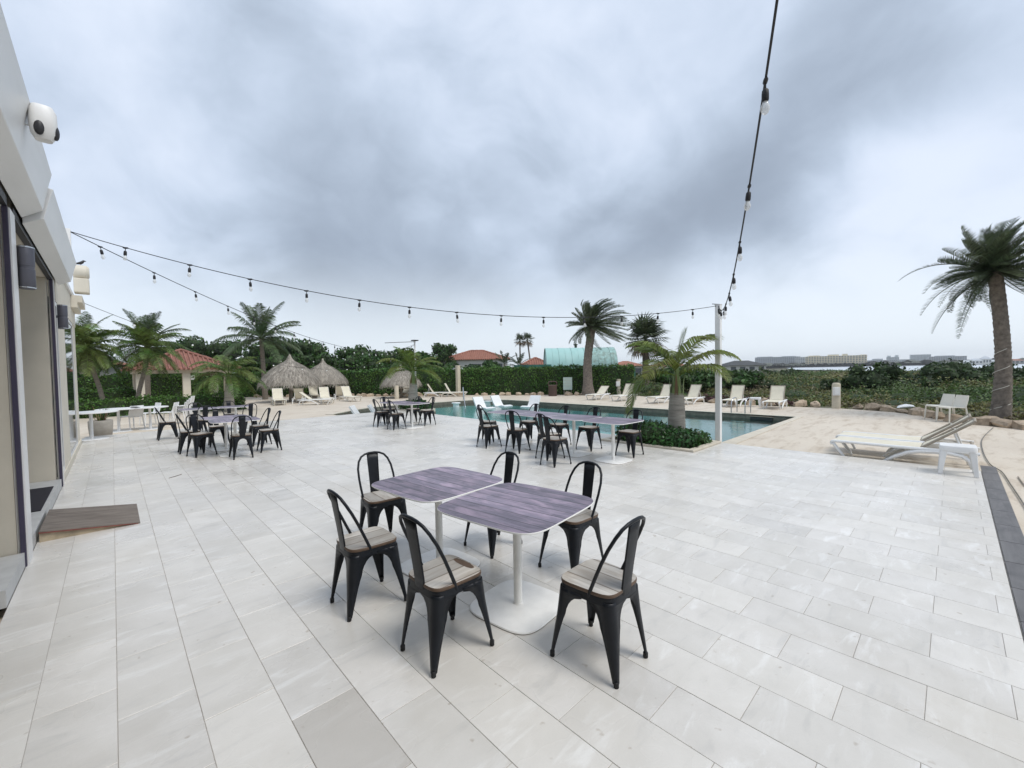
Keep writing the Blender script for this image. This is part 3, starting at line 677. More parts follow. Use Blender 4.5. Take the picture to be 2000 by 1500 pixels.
# brown worn patch on the front centre chair
g = 'long row of four tables by the pool'; gc = 'chairs along the four-table row'
for y, lb in ((4.28,'right end of the four-table row, by the bottle palm'),(5.18,'second from the right in the four-table row'),(6.08,'third from the right in the four-table row'),(6.98,'left end of the four-table row')):
    table(6.6, y, R(random.uniform(-2,2)), lb, g)
for x,y,fx,fy,lb in ((7.22,4.30,-1,.05,'rightmost on the pool side of the four-table row, against the planter'),(7.22,5.26,-1,.05,'second from right on the pool side of the four-table row'),
        (7.18,6.05,-1,.1,'third from right on the pool side of the four-table row'),(7.15,6.95,-1,.1,'fourth from right on the pool side of the four-table row'),
        (5.64,4.86,1,0,'pulled out nearest the camera on the near side of the four-table row'),(5.97,5.28,1,-.1,'tucked in behind the pulled-out chair of the four-table row'),
        (6.03,6.22,.93,.3,'turned slightly, mid near side of the four-table row'),(6.0,7.1,1,0,'leftmost on the near side of the four-table row'),(6.50,7.70,.5,-.86,'at the left head of the four-table row')):
    chair(x,y,fx,fy,lb,gc)
table(6.54,11.3,R(3),'nearer of the two under the mid palm','two tables before the mid palm'); table(6.52,12.2,R(-2),'farther of the two under the mid palm','two tables before the mid palm')
for x,y,fx,fy,lb in ((6.06,12.33,1,0,'leftmost at the two tables before the mid palm'),(6.05,11.37,1,.1,'front, closest at the two tables before the mid palm'),
        (6.62,12.98,.15,-1,'at the far end of the two tables before the mid palm'),(7.2,12.35,-1,0,'far right side of the two tables before the mid palm'),(7.2,11.5,-1,.05,'rightmost at the two tables before the mid palm')):
    chair(x,y,fx,fy,lb,'chairs at the two tables before the mid palm')
table(1.85,10.5,R(-4),'nearer of the left pair in front of the hedge','left pair of tables'); table(1.83,11.4,R(2),'farther of the left pair in front of the hedge','left pair of tables')
for x,y,fx,fy,lb in ((1.30,10.93,.35,-.94,'turned sideways at the left side of the left pair of tables'),(1.2,11.6,1,0,'half hidden, left side of the left pair of tables'),
        (1.87,10.02,.05,1,'back to the camera at the left pair of tables'),(2.52,11.5,-1,-.05,'farther one on the right side of the left pair of tables'),
        (2.47,10.43,-1,.05,'nearer one on the right side of the left pair of tables'),(1.8,12.2,0,-1,'far end of the left pair of tables, behind the tops')):
    chair(x,y,fx,fy,lb,'chairs at the left pair of tables')
table(1.78,15.0,R(2),'left one of the rear pair by the low hedge','rear pair of tables'); table(2.68,15.02,R(-2),'right one of the rear pair by the low hedge','rear pair of tables')
for x,y,fx,fy,lb in ((1.02,14.5,1,.05,'left end of the rear pair, beside the white stacked chairs'),(1.8,15.78,0,-1,'far left, facing the camera across the rear pair of tables'),
        (1.82,14.3,0,1,'near left, back to the camera at the rear pair of tables'),(2.66,15.72,0,-1,'far right, facing the camera across the rear pair of tables'),(2.82,14.05,-.1,1,'near right, back to the camera at the rear pair of tables')):
    chair(x,y,fx,fy,lb,'chairs at the rear pair of tables')
# worn dark patch on one seat
MB().prism(superellipse(.095,.024,2.3,24),0,.0012).build('stain', M['seatedge'], stained, loc=(.01,.142,.4706))

# ---- sun lounger: foot towards +Y, head -Y
def lounger_parts(frame, ang=50, sl='sling'):
    parts = []; z = .33
    def prof(pts, w, x):
        mb = MB(); mb.tube([(x,)+p for p in pts], w, 8, flat=.8); return mb
    for s in (-1,1):
        x = s*.315
        rail = [(.94,.27),(.955,.30),(.94,.325),(.90,.335),(.5,.335),(.0,.33),(-.5,.335),(-.8,.335),(-.93,.325)]
        parts.append(P_('side_rail', prof(rail,.033,x), M[frame]))
        parts.append(P_('leg', prof([(.93,.30),(.86,.20),(.78,.08),(.745,.0)],[.036,.034,.031,.028],x), M[frame]))
        parts.append(P_('leg', prof([(.24,.0),(.20,.055),(.06,.16),(-.10,.25),(-.24,.29),(-.42,.305),(-.60,.30),(-.74,.27),(-.82,.20),(-.85,.10),(-.86,.0)],[.026,.032,.038,.044,.048,.048,.048,.044,.038,.032,.028],x), M[frame]))
    mb = MB()
    for y in (.90,-.05,-.9): mb.tube([(-.315,y,.325),(.315,y,.325)],.02,8)
    parts.append(P_('cross_bar', mb, M['taupe']))
    path = [(.93,.343)]+[(.93-.1*i,.350-.012*math.sin(PI*i/11.2)) for i in range(1,12)]+[(-.25,.35)]
    parts.append(P_('seat_sling', MB().ribbon(path,-.285,.285,.012), M[sl]))
    a = R(ang); L = .76; y0, z0 = -.27, .36
    bp_ = [(y0-L*t*math.cos(a)+.02*math.sin(PI*t)*math.sin(a)*-1, z0+L*t*math.sin(a)-.02*math.sin(PI*t)*math.cos(a)) for t in [i/8 for i in range(9)]]
    parts.append(P_('backrest', MB().ribbon(bp_,-.27,.27,.010), M[sl]))
    off = .02
    fr = MB()
    for s in (-1,1): fr.tube([(s*.285,y0,z0-.01),(s*.285,y0-L*math.cos(a),z0+L*math.sin(a))],.02,8)
    fr.tube([(-.285,y0-L*math.cos(a),z0+L*math.sin(a)),(.285,y0-L*math.cos(a),z0+L*math.sin(a))],.018,8)
    parts.append(P_('back_frame', fr, M['taupe'] if frame == 'resin' else M[frame]))
    ym, zm = y0-L*.62*math.cos(a), z0+L*.62*math.sin(a)
    st = MB()
    for s in (-1,1): st.tube([(s*.25,ym,zm),(s*.25,min(-.62,ym-.1),.34)],.013,6)
    parts.append(P_('prop', st, M['taupe'] if frame == 'resin2' else M[frame]))
    return parts
LG = {a: lounger_parts('resin', a) for a in (38, 58)}; LG[62] = lounger_parts('resin2', 62)
def lounger(x, y, fx, fy, kind, label, group, z=D0):
    t = thing('sun_lounger', label, 'sun lounger', (x,y,z+.001), rot_for(fx,fy), group); copy_parts(LG[kind], t); t.scale = (.9,.95,.9) if y > 4 else (1,1,1); return t
g = 'loungers by the terrace corner'
lounger(10.12,.62,.02,1,38,'white framed cream sun lounger beside the white stool, nearer of two at the terrace edge',g)
lounger(10.92,.66,0,1,38,'white framed cream sun lounger just behind the nearer one at the terrace edge',g)
g = 'loungers on the far side of the pool'
for i,(y,lb) in enumerate(((14.2,'by the big date palm, first from the left'),(12.5,'beside the grey meter post, second from the left'),(10.2,'left of the bottle palm trunk, half hidden'),
        (8.75,'just right of the bottle palm trunk'),(6.75,'behind the pool ladder, left of the white side table'),(5.15,'farthest right of the row, nearest the meter bollard'))):
    lounger(20.15+.25*(i<2), y, -1, random.uniform(-.12,.12), 58 if i!=0 else 38, 'cream sun lounger across the pool, '+lb, g)
g = 'loungers under the thatched umbrellas'
for x,y,fx,fy,k,lb in ((7.0,27.2,-.15,-.99,62,'leftmost, backrest up, at the left thatched umbrella'),(8.35,27.6,.5,.86,58,'seen from behind under the left thatched umbrella'),
        (10.05,30.4,-.2,-.98,62,'farthest back between the thatched umbrellas'),(9.4,26.4,-.15,-.99,62,'in front of the second thatched umbrella'),
        (11.3,29.2,.3,.95,58,'turned away behind the second thatched umbrella'),(10.85,26.3,.1,-.99,62,'rightmost by the second thatched umbrella'),
        (8.4,25.2,.8,-.6,38,'lying flat in front of the left thatched umbrella'),(15.3,27.6,-.9,-.3,62,'left of the mid palm trunk by the third thatched umbrella'),
        (16.6,25.2,.72,-.69,58,'hidden half behind the mid palm trunk'),(17.35,24.2,.72,-.69,62,'right of the mid palm near the shower post')):
    lounger(x,y,fx,fy,k,'cream sun lounger '+lb,g)
# ---- white square stool, side tables
def stool(x, y, z, s, h, rz, label, group=None):
    t = thing('side_table', label, 'side table', (x,y,z+.001), rz, group)
    out = superellipse(s/2,s/2,7,40); k = len(out); rows = [(.97,h-.075),(1,h-.07),(1,h-.02),(.96,h)]
    MB().add([(px*q,py*q,zz) for q,zz in rows for px,py in out],[(i*k+j,i*k+(j+1)%k,(i+1)*k+(j+1)%k,(i+1)*k+j) for i in range(3) for j in range(k)]+[tuple(range(k-1,-1,-1)),tuple(3*k+j for j in range(k))]).build('top', M['resin'], t, True)
    for sx in (-1,1):
        for sy in (-1,1):
            a = s/2-.012; w0, w1 = .075, .045
            tp = [(sx*a,sy*a),(sx*(a-w0),sy*a),(sx*(a-w0),sy*(a-w0)),(sx*a,sy*(a-w0))]; q = s/2+.01; bt = [(sx*q,sy*q),(sx*(q-w1),sy*q),(sx*(q-w1),sy*(q-w1)),(sx*q,sy*(q-w1))]
            if sx*sy < 0: tp, bt = tp[::-1], bt[::-1]
            MB().hexa([(*p,0) for p in bt],[(*p,h-.072) for p in tp]).build('leg', M['resin'], t, bevel=.008)
stool(9.24,-.06,0,.40,.43,R(2),'white plastic square stool standing on the terrace corner by the loungers')
stool(20.3,5.95,D0,.42,.40,R(8),'small white side table between two loungers across the pool')
# ---- white plastic chairs
def white_chair_parts(mt):
    parts = []
    seat = [(.21,.435),(.18,.45),(.05,.447),(-.1,.44),(-.2,.445)]
    parts.append(P_('seat', MB().ribbon(seat,-.215,.215,.018), M[mt]))
    back = [(-.195,.45),(-.215,.55),(-.245,.68),(-.27,.80)]
    parts.append(P_('backrest', MB().ribbon(back,-.205,.205,.016), M[mt]))
    for s in (-1,1):
        parts.append(P_('leg', MB().tube([(s*.20,.20,.44),(s*.215,.215,.2),(s*.225,.225,0)],[.021,.018,.014],8), M[mt]))
        parts.append(P_('leg', MB().tube([(s*.205,-.20,.46),(s*.215,-.235,.2),(s*.225,-.265,0)],[.021,.018,.014],8), M[mt]))
        parts.append(P_('back_rail', MB().tube([(s*.205,-.19,.44),(s*.21,-.22,.56),(s*.205,-.25,.68),(s*.195,-.272,.80)],[.018,.017,.016,.014],8), M[mt]))
    parts.append(P_('apron', MB().tube([(-.2,.2,.42),(.2,.2,.42)],.014,6).tube([(-.2,-.2,.425),(.2,-.2,.425)],.014,6), M[mt]))
    return parts
WC = white_chair_parts('resin'); WI = white_chair_parts('resin2')
def white_chair(x, y, fx, fy, label, group, parts=WC, z=D0, cat='chair'):
    t = thing('plastic_chair', label, cat, (x,y,z+.001), rot_for(fx,fy), group); copy_parts(parts, t)
g = 'white chairs by the low hedge'
white_chair(.42,19.2,-.55,.84,'white plastic chair left of the others, back to the terrace by the planter pot',g)
white_chair(.95,20.3,-.95,-.3,'white plastic chair behind the white table, middle one by the low hedge',g)
white_chair(1.45,20.0,-.9,.4,'white plastic chair next to the white stack by the low hedge',g)
for k in range(4):
    white_chair(1.75+.06*k,20.0-.03*k,-.8,.3,['bottom','second from bottom','second from top','top'][k]+' white plastic chair of the slanting stack before the low hedge',"stacked white chairs by the low hedge",z=D0+.07*k)
g = 'ivory chairs at the deck edge by the right palm'
white_chair(18.62,.30,-.6,.8,'ivory plastic chair at the deck edge, rear one of the pair near the right palm',g,WI)
white_chair(18.12,.02,-.6,.8,'ivory plastic chair in front of its twin near the right palm',g,WI)
# white round tables on the left
def round_table(x, y, z, r, h, label, grp):
    t = thing('white_table', label, 'table', (x,y,z+.001), 0, grp)
    MB().lathe([(r*.99,h-.028),(r,h-.024),(r,h-.006),(r*.99,h)],48).build('table_top', M['resin'], t, True)
    MB().lathe([(.04,.012),(.036,.02),(.036,h-.03)],16).build('pole', M['resin'], t, True)
    MB().lathe([(r*.62,0),(r*.62,.006),(r*.58,.012),(.05,.014)],40).build('base_plate', M['resin'], t, True)
round_table(-.46,16.2,0,.56,.75,'round white pedestal table nearest the pavilion corner','white tables on the left')
round_table(.10,18.75,D0,.55,.75,'white round table behind the concrete planter','white tables on the left')
round_table(.88,18.72,D0,.50,.75,'white round table among the white plastic chairs','white tables on the left')
# concrete planter with dry plant
t = thing('planter_pot', 'round grey concrete planter with a dry spiky plant beside the pavilion corner', 'planter', (-.30,17.5,D0+.001))
MB().lathe([(.22,0),(.245,.03),(.27,.3),(.275,.47),(.26,.5),(.235,.49),(.23,.44)],28).build('pot', M['concrete'], t, True)
MB().lathe([(.23,.42),(.18,.445),(.02,.46)],20).build('soil', M['soil'], t, True)
def blades(n, L, w, spread, mt, parent, z0, name='leaf', r0=.1, up=1.0):
    for i in range(n):
        a = random.uniform(0,2*PI); r = random.uniform(0,r0); l = L*random.uniform(.6,1.1); sp = spread*random.uniform(.3,1.1)
        dx, dy = math.cos(a), math.sin(a); px, py = -dy, dx; vs = []
        for s in (0,.35,.7,1.0):
            ww = w*(1-s*.95); R_ = r+sp*s*l; z = z0+l*(up*s-.35*s*s*sp)
            vs += [(dx*R_-px*ww/2,dy*R_-py*ww/2,z),(dx*R_+px*ww/2,dy*R_+py*ww/2,z)]
        MB().add(vs,[(k*2,k*2+1,k*2+3,k*2+2) for k in range(3)]).build(name, mt, parent)
blades(26,.55,.03,.75,M['deadleaf'],t,.43,'dry_leaf',.15); blades(10,.6,.03,.5,M['bush'],t,.43,'leaf',.1)

# ================================================================== POOL AND DECK ITEMS
def tubeobj(name, pts, r, mt, parent, n=8): return MB().tube(pts, r, n).build(name, mt, parent, True, ang=60)
def smooth_path(pts, k=6):
    P = [Vector(p) for p in pts]; out = []
    for i in range(len(P)-1):
        p0, p1, p2, p3 = P[max(i-1,0)], P[i], P[i+1], P[min(i+2,len(P)-1)]
        for j in range(k):
            t = j/k; out.append(.5*((2*p1)+(p2-p0)*t+(2*p0-5*p1+4*p2-p3)*t*t+(3*p1-p0-3*p2+p3)*t**3))
    return out+[P[-1]]
# white moulded loungers standing in the shallow water
def ledge_parts():
    path = [(.85,.10),(.62,.15),(.40,.12),(.18,.06),(.0,.07),(-.14,.20),(-.30,.46),(-.46,.74),(-.50,.80)]
    sp = [(p.x,p.y) for p in smooth_path([(a,b,0) for a,b in path],5)]
    body = MB().ribbon(sp,-.36,.36,.09)
    legs = MB().box(-.3,-.12,-.3,.3,.05,.13).box(-.3,.42,-.3,.3,.56,.18)
    return [P_('shell', body, M['resin']), P_('foot_block', legs, M['resin'], False)]
LP = ledge_parts()
def ledge(x,y,z,fx,fy,label):
    t = thing('pool_lounger', label, 'pool lounger', (x,y,z), rot_for(fx,fy), 'white moulded loungers in the pool'); t.scale = (.85,.85,.78); copy_parts(LP, t)
ledge(13.9,16.9,-.33,-.05,-1,'white moulded pool lounger behind the handrail, leftmost in the water')
ledge(15.3,17.1,-.33,-.0,-1,'white moulded pool lounger in the middle of the water group')
ledge(16.1,15.4,-.33,-.97,-.25,'white moulded pool lounger farthest right at the pool edge, foot to the left')
ledge(8.05,18.35,-.42,.75,-.66,'white moulded lounger in the shallow pool end, seen past the terrace edge')
ledge(9.0,18.6,-.45,.8,-.6,'white moulded lounger lying low in the shallow pool end by the mid palm')
def pool_drum(x,y,label):
    t = thing('pool_side_table', label, 'side table', (x,y,-.8), 0, 'white drum tables in the pool')
    MB().lathe([(.17,0),(.17,.55),(.16,.70),(.16,.74)],24).build('drum', M['resin'], t, True)
    MB().lathe([(.22,.741),(.24,.75),(.24,.79),(.22,.80)],28).build('table_top', M['resin'], t, True)
pool_drum(13.4,18.5,'white drum table standing alone in the water on the left')
pool_drum(15.2,18.0,'white drum table in the water between two pool loungers')
t = thing('handrail', 'bent stainless handrail rising from the far pool edge', 'handrail', (15.3,20.0,D0))
for dy in (0,.0):
    pass
pts = smooth_path([(0.05,.45,-.02),(0.02,.42,.55),(-.1,.25,.80),(-.35,-.1,.70),(-.9,-.9,.25),(-1.3,-1.5,-.10),(-1.42,-1.7,-.5)],5)
tubeobj('rail', pts, .024, M['steel'], t); MB().lathe([(.05,0),(.05,.015),(.03,.02)],12,(.05,.45,.001)).build('flange', M['steel'], t, True)
t = thing('pool_ladder', 'stainless pool ladder with two dark handrails at the far pool edge', 'ladder', (17.15,5.55,D0))
for dy in (-.24,.24):
    tubeobj('rail', smooth_path([(.42,dy,-.02),(.42,dy,.40),(.32,dy,.55),(.05,dy,.56),(-.17,dy,.40),(-.2,dy,-.1),(-.2,dy,-.9)],5), .021, M['steel'], t)
for z in (-.3,-.55,-.8): MB().box(-.26,-.235,z,-.16,.235,z+.03).build('tread', M['steel'], t)
t = thing('skimmer_box', 'dark skimmer opening in the pool wall near its right corner', 'skimmer', (16.86,4.75,-.26))
MB().box(-.03,-.35,-.05,.0,.35,.11).build('mouth', M['black'], t); MB().box(-.035,-.38,.11,.02,.38,.125).build('lip', M['taupe'], t)
# lamp post at the terrace corner
t = thing('lamp_post', 'tall square white post by the planter carrying the string lights', 'post', (9.76,3.60,D0))
MB().box(-.055,-.055,0,.055,.055,3.13).build('shaft', M['resin'], t, bevel=.008)
MB().box(-.06,-.06,3.131,.06,.06,3.145).build('cap', M['resin'], t); MB().box(-.10,-.10,0,.10,.10,.012).build('foot_plate', M['steel'], t)
tubeobj('hook', [(-.13,.08,3.155),(.12,-.03,3.155)], .008, M['cable'], t)
for dx,dy in ((-.08,-.08),(.08,-.08),(-.08,.08),(.08,.08)): MB().lathe([(.012,.012),(.012,.03)],6,(dx,dy,0)).build('bolt', M['steel'], t)
t = thing('floodlight_pole', 'slim white pole with a small floodlight behind the mid palm', 'pole', (16.2,27.35,D0))
tubeobj('shaft', [(0,0,0),(0,0,4.05)], .06, M['resin'], t, 12); MB().box(-.25,-.3,4.05,.15,.1,4.12).build('floodlight_head', M['black'], t); tubeobj('arm', [(-1.6,1.5,3.95),(-.8,.75,3.98),(0,0,4.0)], .02, M['black'], t)
# shower posts
t = thing('shower_post', 'square beige stone shower post on the pool deck in front of the hedge', 'shower', (18.3,24.95,D0))
MB().box(-.13,-.13,0,.13,.13,2.2).build('column', M['beigepost'], t, bevel=.015)
for s in (-1,1):
    tubeobj('shower_arm', [(s*.12*.72,-s*.12*.69,1.98),(s*.30*.72,-s*.30*.69,2.0),(s*.34*.72,-s*.34*.69,1.95)], .025, M['steel'], t)
    MB().lathe([(.02,0),(.05,-.02),(.055,-.04)],12,(s*.34*.72,-s*.34*.69,1.95)).build('shower_head', M['steel'], t, True)
t = thing('waste_bin', 'round brown slatted waste bin with a hooped lid, in front of the hedge', 'bin', (21.4,18.55,D0))
MB().lathe([(.24,.02),(.25,.05),(.25,.70),(.24,.72)],24).build('liner', M['black'], t, True)
me = MB().box(-.03,-.012,0,.03,.012,.64).mesh('slat'); me.materials.append(M['binbrown'])
for i in range(22):
    a = 2*PI*i/22; o = obj('slat', me, None, t, (.272*math.cos(a),.272*math.sin(a),.05)); o.rotation_euler = (0,0,a+PI/2)
MB().lathe([(.285,.0),(.285,.05),(.255,.051)],24).lathe([(.29,.69),(.295,.72),(.27,.74),(.2,.745)],24).build('band', M['binbrown'], t, True)
tubeobj('lid_hoop', smooth_path([(-.2,.2,.73),(-.19,.19,.9),(-.12,.12,.97),(.12,-.12,.97),(.19,-.19,.9),(.2,-.2,.73)],4), .035, M['binbrown'], t)
t = thing('notice_board', 'pale green notice board standing in the hedge bed beside the bin', 'sign', (23.0,18.55,D0), R(-46))
MB().box(-.31,-.015,.34,.31,.015,1.22).build('board', M['signboard'], t); mb = MB()
for s in (-.25,.25): mb.box(s-.02,.018,0,s+.02,.05,1.1)
mb.build('stand', M['taupe'], t)
for i,wd in enumerate((.42,.5,.36,.48,.44,.3)): MB().box(-wd/2,-.0185,1.10-.11*i,wd/2,-.0155,1.115-.11*i).build('text_line', M['beigepost'], t)
def meter_post(x,y,h,w,label):
    t = thing('meter_post', label, 'utility post', (x,y,D0-.02), R(-46)); 
    prof = [(w*.5,0),(w*.5,h-.08),(w*.44,h-.03),(w*.3,h)]
    MB().lathe(prof,20).build('column', M['beigepost'], t, True)
    MB().box(-w*.72,-w*.62,h*.52,w*.12,-w*.3,h*.84).build('meter_box', M['whitepaint'], t, bevel=.015); MB().box(-w*.6,-w*.65,h*.58,w*.0,-w*.622,h*.80).build('cover', M['resin'], t, bevel=.006)
meter_post(25.2,15.85,1.08,.30,'beige utility post with grey box near the big date palm')
meter_post(21.2,3.26,1.06,.29,'beige rounded utility post with white meter box at the right deck edge')
# hose and cord on the right
tag(MB().tube(smooth_path([(17.0,-.75,D0+.02),(14.4,-.48,D0+.02),(12.5,-.42,D0+.02),(10.9,-.45,D0+.02),(10.2,-.55,D0+.02),(9.3,-.58,D0+.02),(7.5,-.62,D0+.02),(4.5,-.60,D0+.02)],8),.008,6).build('garden_hose', M['hose'], smooth=True), 'thin grey hose running along the outer edge of the dark border strip', 'hose')
tag(MB().tube(smooth_path([(9.6,-1.35,D0+.015),(8.7,-.98,D0+.015),(8.6,-.80,D0+.015),(9.3,-.72,D0+.015),(9.95,-.70,D0+.015)],8),.009,6).build('loose_cord', M['taupe'], smooth=True), 'short pale cord curling on the beige deck at the right edge', 'cord')
tag(MB().tube([(.62,8.9,.004),(.72,8.98,.006),(.80,9.08,.005)],.005,5).build('twig', M['treebark']), 'small dark twig lying on the tiles left of centre', 'twig')
t = thing('kayak', 'white upturned hull lying among the low plants at the right', 'boat', (22.2,1.25,-.1), R(60))
MB().tube([(0,-.45,.08),(0,-.3,.11),(0,0,.13),(0,.3,.11),(0,.45,.08)],[.02,.09,.12,.09,.02],12,flat=.7).build('hull', M['boat'], t, True)

# ---- string lights
def bulb_meshes():
    so_ = MB().tube([(0,0,0),(0,0,-.055)],.005,6).lathe([(.012,-.05),(.019,-.06),(.021,-.085),(.021,-.115),(.017,-.125)][::-1],12); sm = so_.mesh('socket', True); sm.materials.append(M['cable'])
    bm_ = MB().lathe([(.004,-.205),(.018,-.195),(.027,-.175),(.027,-.158),(.019,-.138),(.014,-.124)],12).mesh('bulb', True); bm_.materials.append(M['bulb'])
    cl = MB().tube([(-.035,0,0),(-.02,0,-.004),(.02,0,-.004),(.035,0,0)],[.008,.014,.014,.008],8).mesh('clip', True); cl.materials.append(M['cable'])
    gm = MB().lathe([(.01,-.20),(.045,-.185),(.06,-.15),(.045,-.115),(.02,-.10)],12).mesh('bulb', True); gm.materials.append(M['frost'])
    return sm, bm_, cl, gm
SM, BM, CLM, GM = bulb_meshes()
def strand(label, A, B, sag, us, r=.0065, globe=False, scale=1.0):
    A, B = Vector(A), Vector(B); t = thing('string_lights', label, 'string lights', A, 0, 'string light cables over the terrace')
    f = lambda u: (B-A)*u - Vector((0,0,4*sag*u*(1-u)))
    MB().tube([f(i/60) for i in range(61)], r, 6, cap=True).build('cable', M['cable'], t, True, ang=80)
    yaw = math.atan2((B-A).y,(B-A).x)
    for u in us:
        p = f(u)
        o = obj('socket', SM, None, t, p); o.scale = (scale,)*3; o.rotation_euler = (random.uniform(-.12,.12),random.uniform(-.12,.12),yaw)
        q = bpy.data.objects.new('bulb', GM if globe else BM); COL.objects.link(q); q.parent = o
        q2 = bpy.data.objects.new('clip', CLM); COL.objects.link(q2); q2.parent = o
POST = (9.76,3.60,3.03); ANC = (-.40,9.24,3.90)
strand('black string light cable sweeping from the pavilion roof to the white post', ANC, POST, .68, [.061+.0735*k for k in range(13)])
strand('black string light cable running overhead from the white post towards the viewer', POST, (-.42,-.5,4.5), 1.03, [.02,.045,.075,.115]+[.155+.0785*k for k in range(10)], r=.0062, scale=.85)
strand('string light cable from the pavilion roof to the far floodlight pole', ANC, (16.2,27.35,3.75), 1.1, [.02+.0425*k for k in range(23)])
strand('thin far string of white globe bulbs in front of the dark trees', (-.5,15.25,3.60), (16.2,27.35,3.7), 1.75, [.06+.085*k for k in range(11)], r=.006, globe=True, scale=.5)
strand('string of white globe bulbs crossing behind the thatched umbrellas', (2.5,36,4.2), (16.2,27.35,3.65), 1.3, [.05+.13*k for k in range(8)], r=.006, globe=True, scale=.6)

# ================================================================== VEGETATION
WIND = Vector((.62,-.70,.0)); AZR = math.atan2(Rh.y, Rh.x); AZL = AZR+PI; AZF = math.atan2(Fh.y, Fh.x)
def frond(L, az, el, curl, wind, n, leaf, droop, w=.03, v=.15, base=.14, spread=.85, seedlen=.6):
    """returns MB of one feather leaf starting at the origin: midrib plus leaflets"""
    d = Vector((math.cos(az)*math.cos(el), math.sin(az)*math.cos(el), math.sin(el))); p = Vector((0,0,0)); st = L/n; pts = [p.copy()]; ds = [d.copy()]
    for i in range(n):
        t = i/n; d = (d + Vector((0,0,-curl*st*(.35+1.1*t))) + WIND*wind*st*(.2+t)).normalized(); p = p + d*st; pts.append(p.copy()); ds.append(d.copy())
    mb = MB(); mb.tube(pts[::2] if n > 12 else pts, [max(.004,.022*L/2*(1-.9*i/(len(pts[::2] if n > 12 else pts)-1))) for i in range(len(pts[::2] if n > 12 else pts))], 4)
    vs = []; fs = []
    for i in range(n+1):
        t = i/n
        if t < base: continue
        T = ds[i]; S = T.cross(Vector((0,0,1)));
        if S.length < .05: S = Vector((-math.sin(az), math.cos(az), 0))
        S.normalize(); Nn = S.cross(T)
        u = (t-base)/(1-base); ll = leaf*(math.sin(PI*min(1,(.18+.80*u)))**seedlen)*random.uniform(.85,1.1)
        for s in (-1,1):
            o = len(vs); dirn = (T*(1-spread*.6) + S*s*spread + Nn*v).normalized()
            d2 = (dirn + Vector((0,0,-droop*random.uniform(.7,1.3))) + WIND*wind*.9).normalized(); q = pts[i] + T*random.uniform(-.4,.4)*st
            m1 = q + dirn*ll*.45; m2 = m1 + d2*ll*.55; ww = T*w*.5
            vs += [q-ww*.6, q+ww*.6, m1+ww, m1-ww, m2]; fs += [(o,o+1,o+2,o+3),(o+3,o+2,o+4)]
    mb.add(vs, fs); return mb
def trunk_mb(pts, radii, n=14, rings=40, bump_=.03, diamonds=False):
    P = smooth_path(pts, max(2, rings//(len(pts)-1))); k = len(P); rr = []
    for i in range(k):
        t = i/(k-1)*(len(radii)-1); a = int(min(t, len(radii)-2)); rr.append(radii[a]*(1-(t-a))+radii[a+1]*(t-a))
    mb = MB().tube(P, [r*(1+bump_*(1 if i % 2 else -1)) for i, r in enumerate(rr)], n)
    if diamonds:
        for i, v in enumerate(mb.v[:k*n]):
            ring, j = divmod(i, n)
            c = P[ring]; q = Vector(v)-c; f = 1 + .085*(((ring//2)+j) % 2) + random.uniform(-.02,.02); mb.v[i] = tuple(c+q*f)
    return mb, P[-1]
def palm(name, label, base, pts, radii, bark, fronds, leafm, cat='palm tree', group=None, shaft=None, rings=40, diamonds=False, n=14, skirt=None):
    t = thing(name, label, cat, base, 0, group); mb, top = trunk_mb(pts, radii, n, rings, .03, diamonds); mb.build('trunk', M[bark], t, True, ang=80)
    if shaft:
        MB().tube(smooth_path([top+Vector((0,0,a)) for a in (-.03,shaft*.4,shaft*.8,shaft)],3), [shaft_r for shaft_r in np.interp(np.linspace(0,1,10),[0,.1,.35,.65,1],[radii[-1]*.98,radii[-1]*.80,radii[-1]*.55,radii[-1]*.40,radii[-1]*.2])], 12).build('crownshaft', M['shaft'], t, True, ang=80)
        for i in range(11):
            a = 2*PI*i/11+random.uniform(-.2,.2); rr_ = radii[-1]; hh = shaft*random.uniform(.3,.75); fl = random.uniform(.0,.06); ca, sa = math.cos(a), math.sin(a); w_ = rr_*.55
            vs = []
            for q, rad_, ww_ in ((-.05,rr_*1.02,w_),(hh*.35,rr_*.92+fl*.3,w_*.8),(hh*.7,rr_*.75+fl,w_*.4),(hh,rr_*.62+fl*1.8,.008)):
                vs += [(ca*rad_-sa*ww_/2, sa*rad_+ca*ww_/2, q), (ca*rad_+sa*ww_/2, sa*rad_-ca*ww_/2, q)]
            MB().add(vs,[(k*2,k*2+1,k*2+3,k*2+2) for k in range(3)]).build('leaf_base', M['shaft' if i % 3 else 'deadleaf'], t, True, loc=top)
    for f in fronds:
        if f.get('wind',0) > .55 and math.cos(f['az']-AZR) < -.2: f['L'] *= .72
        z = f.pop('z', 0); mt = f.pop('mt', leafm); ox = f.pop('off', (0,0)); mb = frond(**f); mb.build('frond', M[mt], t, loc=top+Vector((ox[0],ox[1],z)))
    return t
def radial(nf, L, el0, el1, curl, wind, n, leaf, droop, w=.03, **k):
    out = []
    for i in range(nf):
        u = (i+.5)/nf; az = i*2.39996+random.uniform(-.2,.2); el = R(el0+(el1-el0)*u+random.uniform(-7,7))
        out.append(dict(L=L*random.uniform(.85,1.1)*(1 if u < .8 else .85), az=az, el=el, curl=curl*random.uniform(.8,1.2), wind=wind*random.uniform(.7,1.3), n=n, leaf=leaf, droop=droop*random.uniform(.7,1.2), w=w, z=.0+.10*u, **k))
    return out
def azpx(dx, dz=0): return math.atan2((Rh*dx).y, (Rh*dx).x)
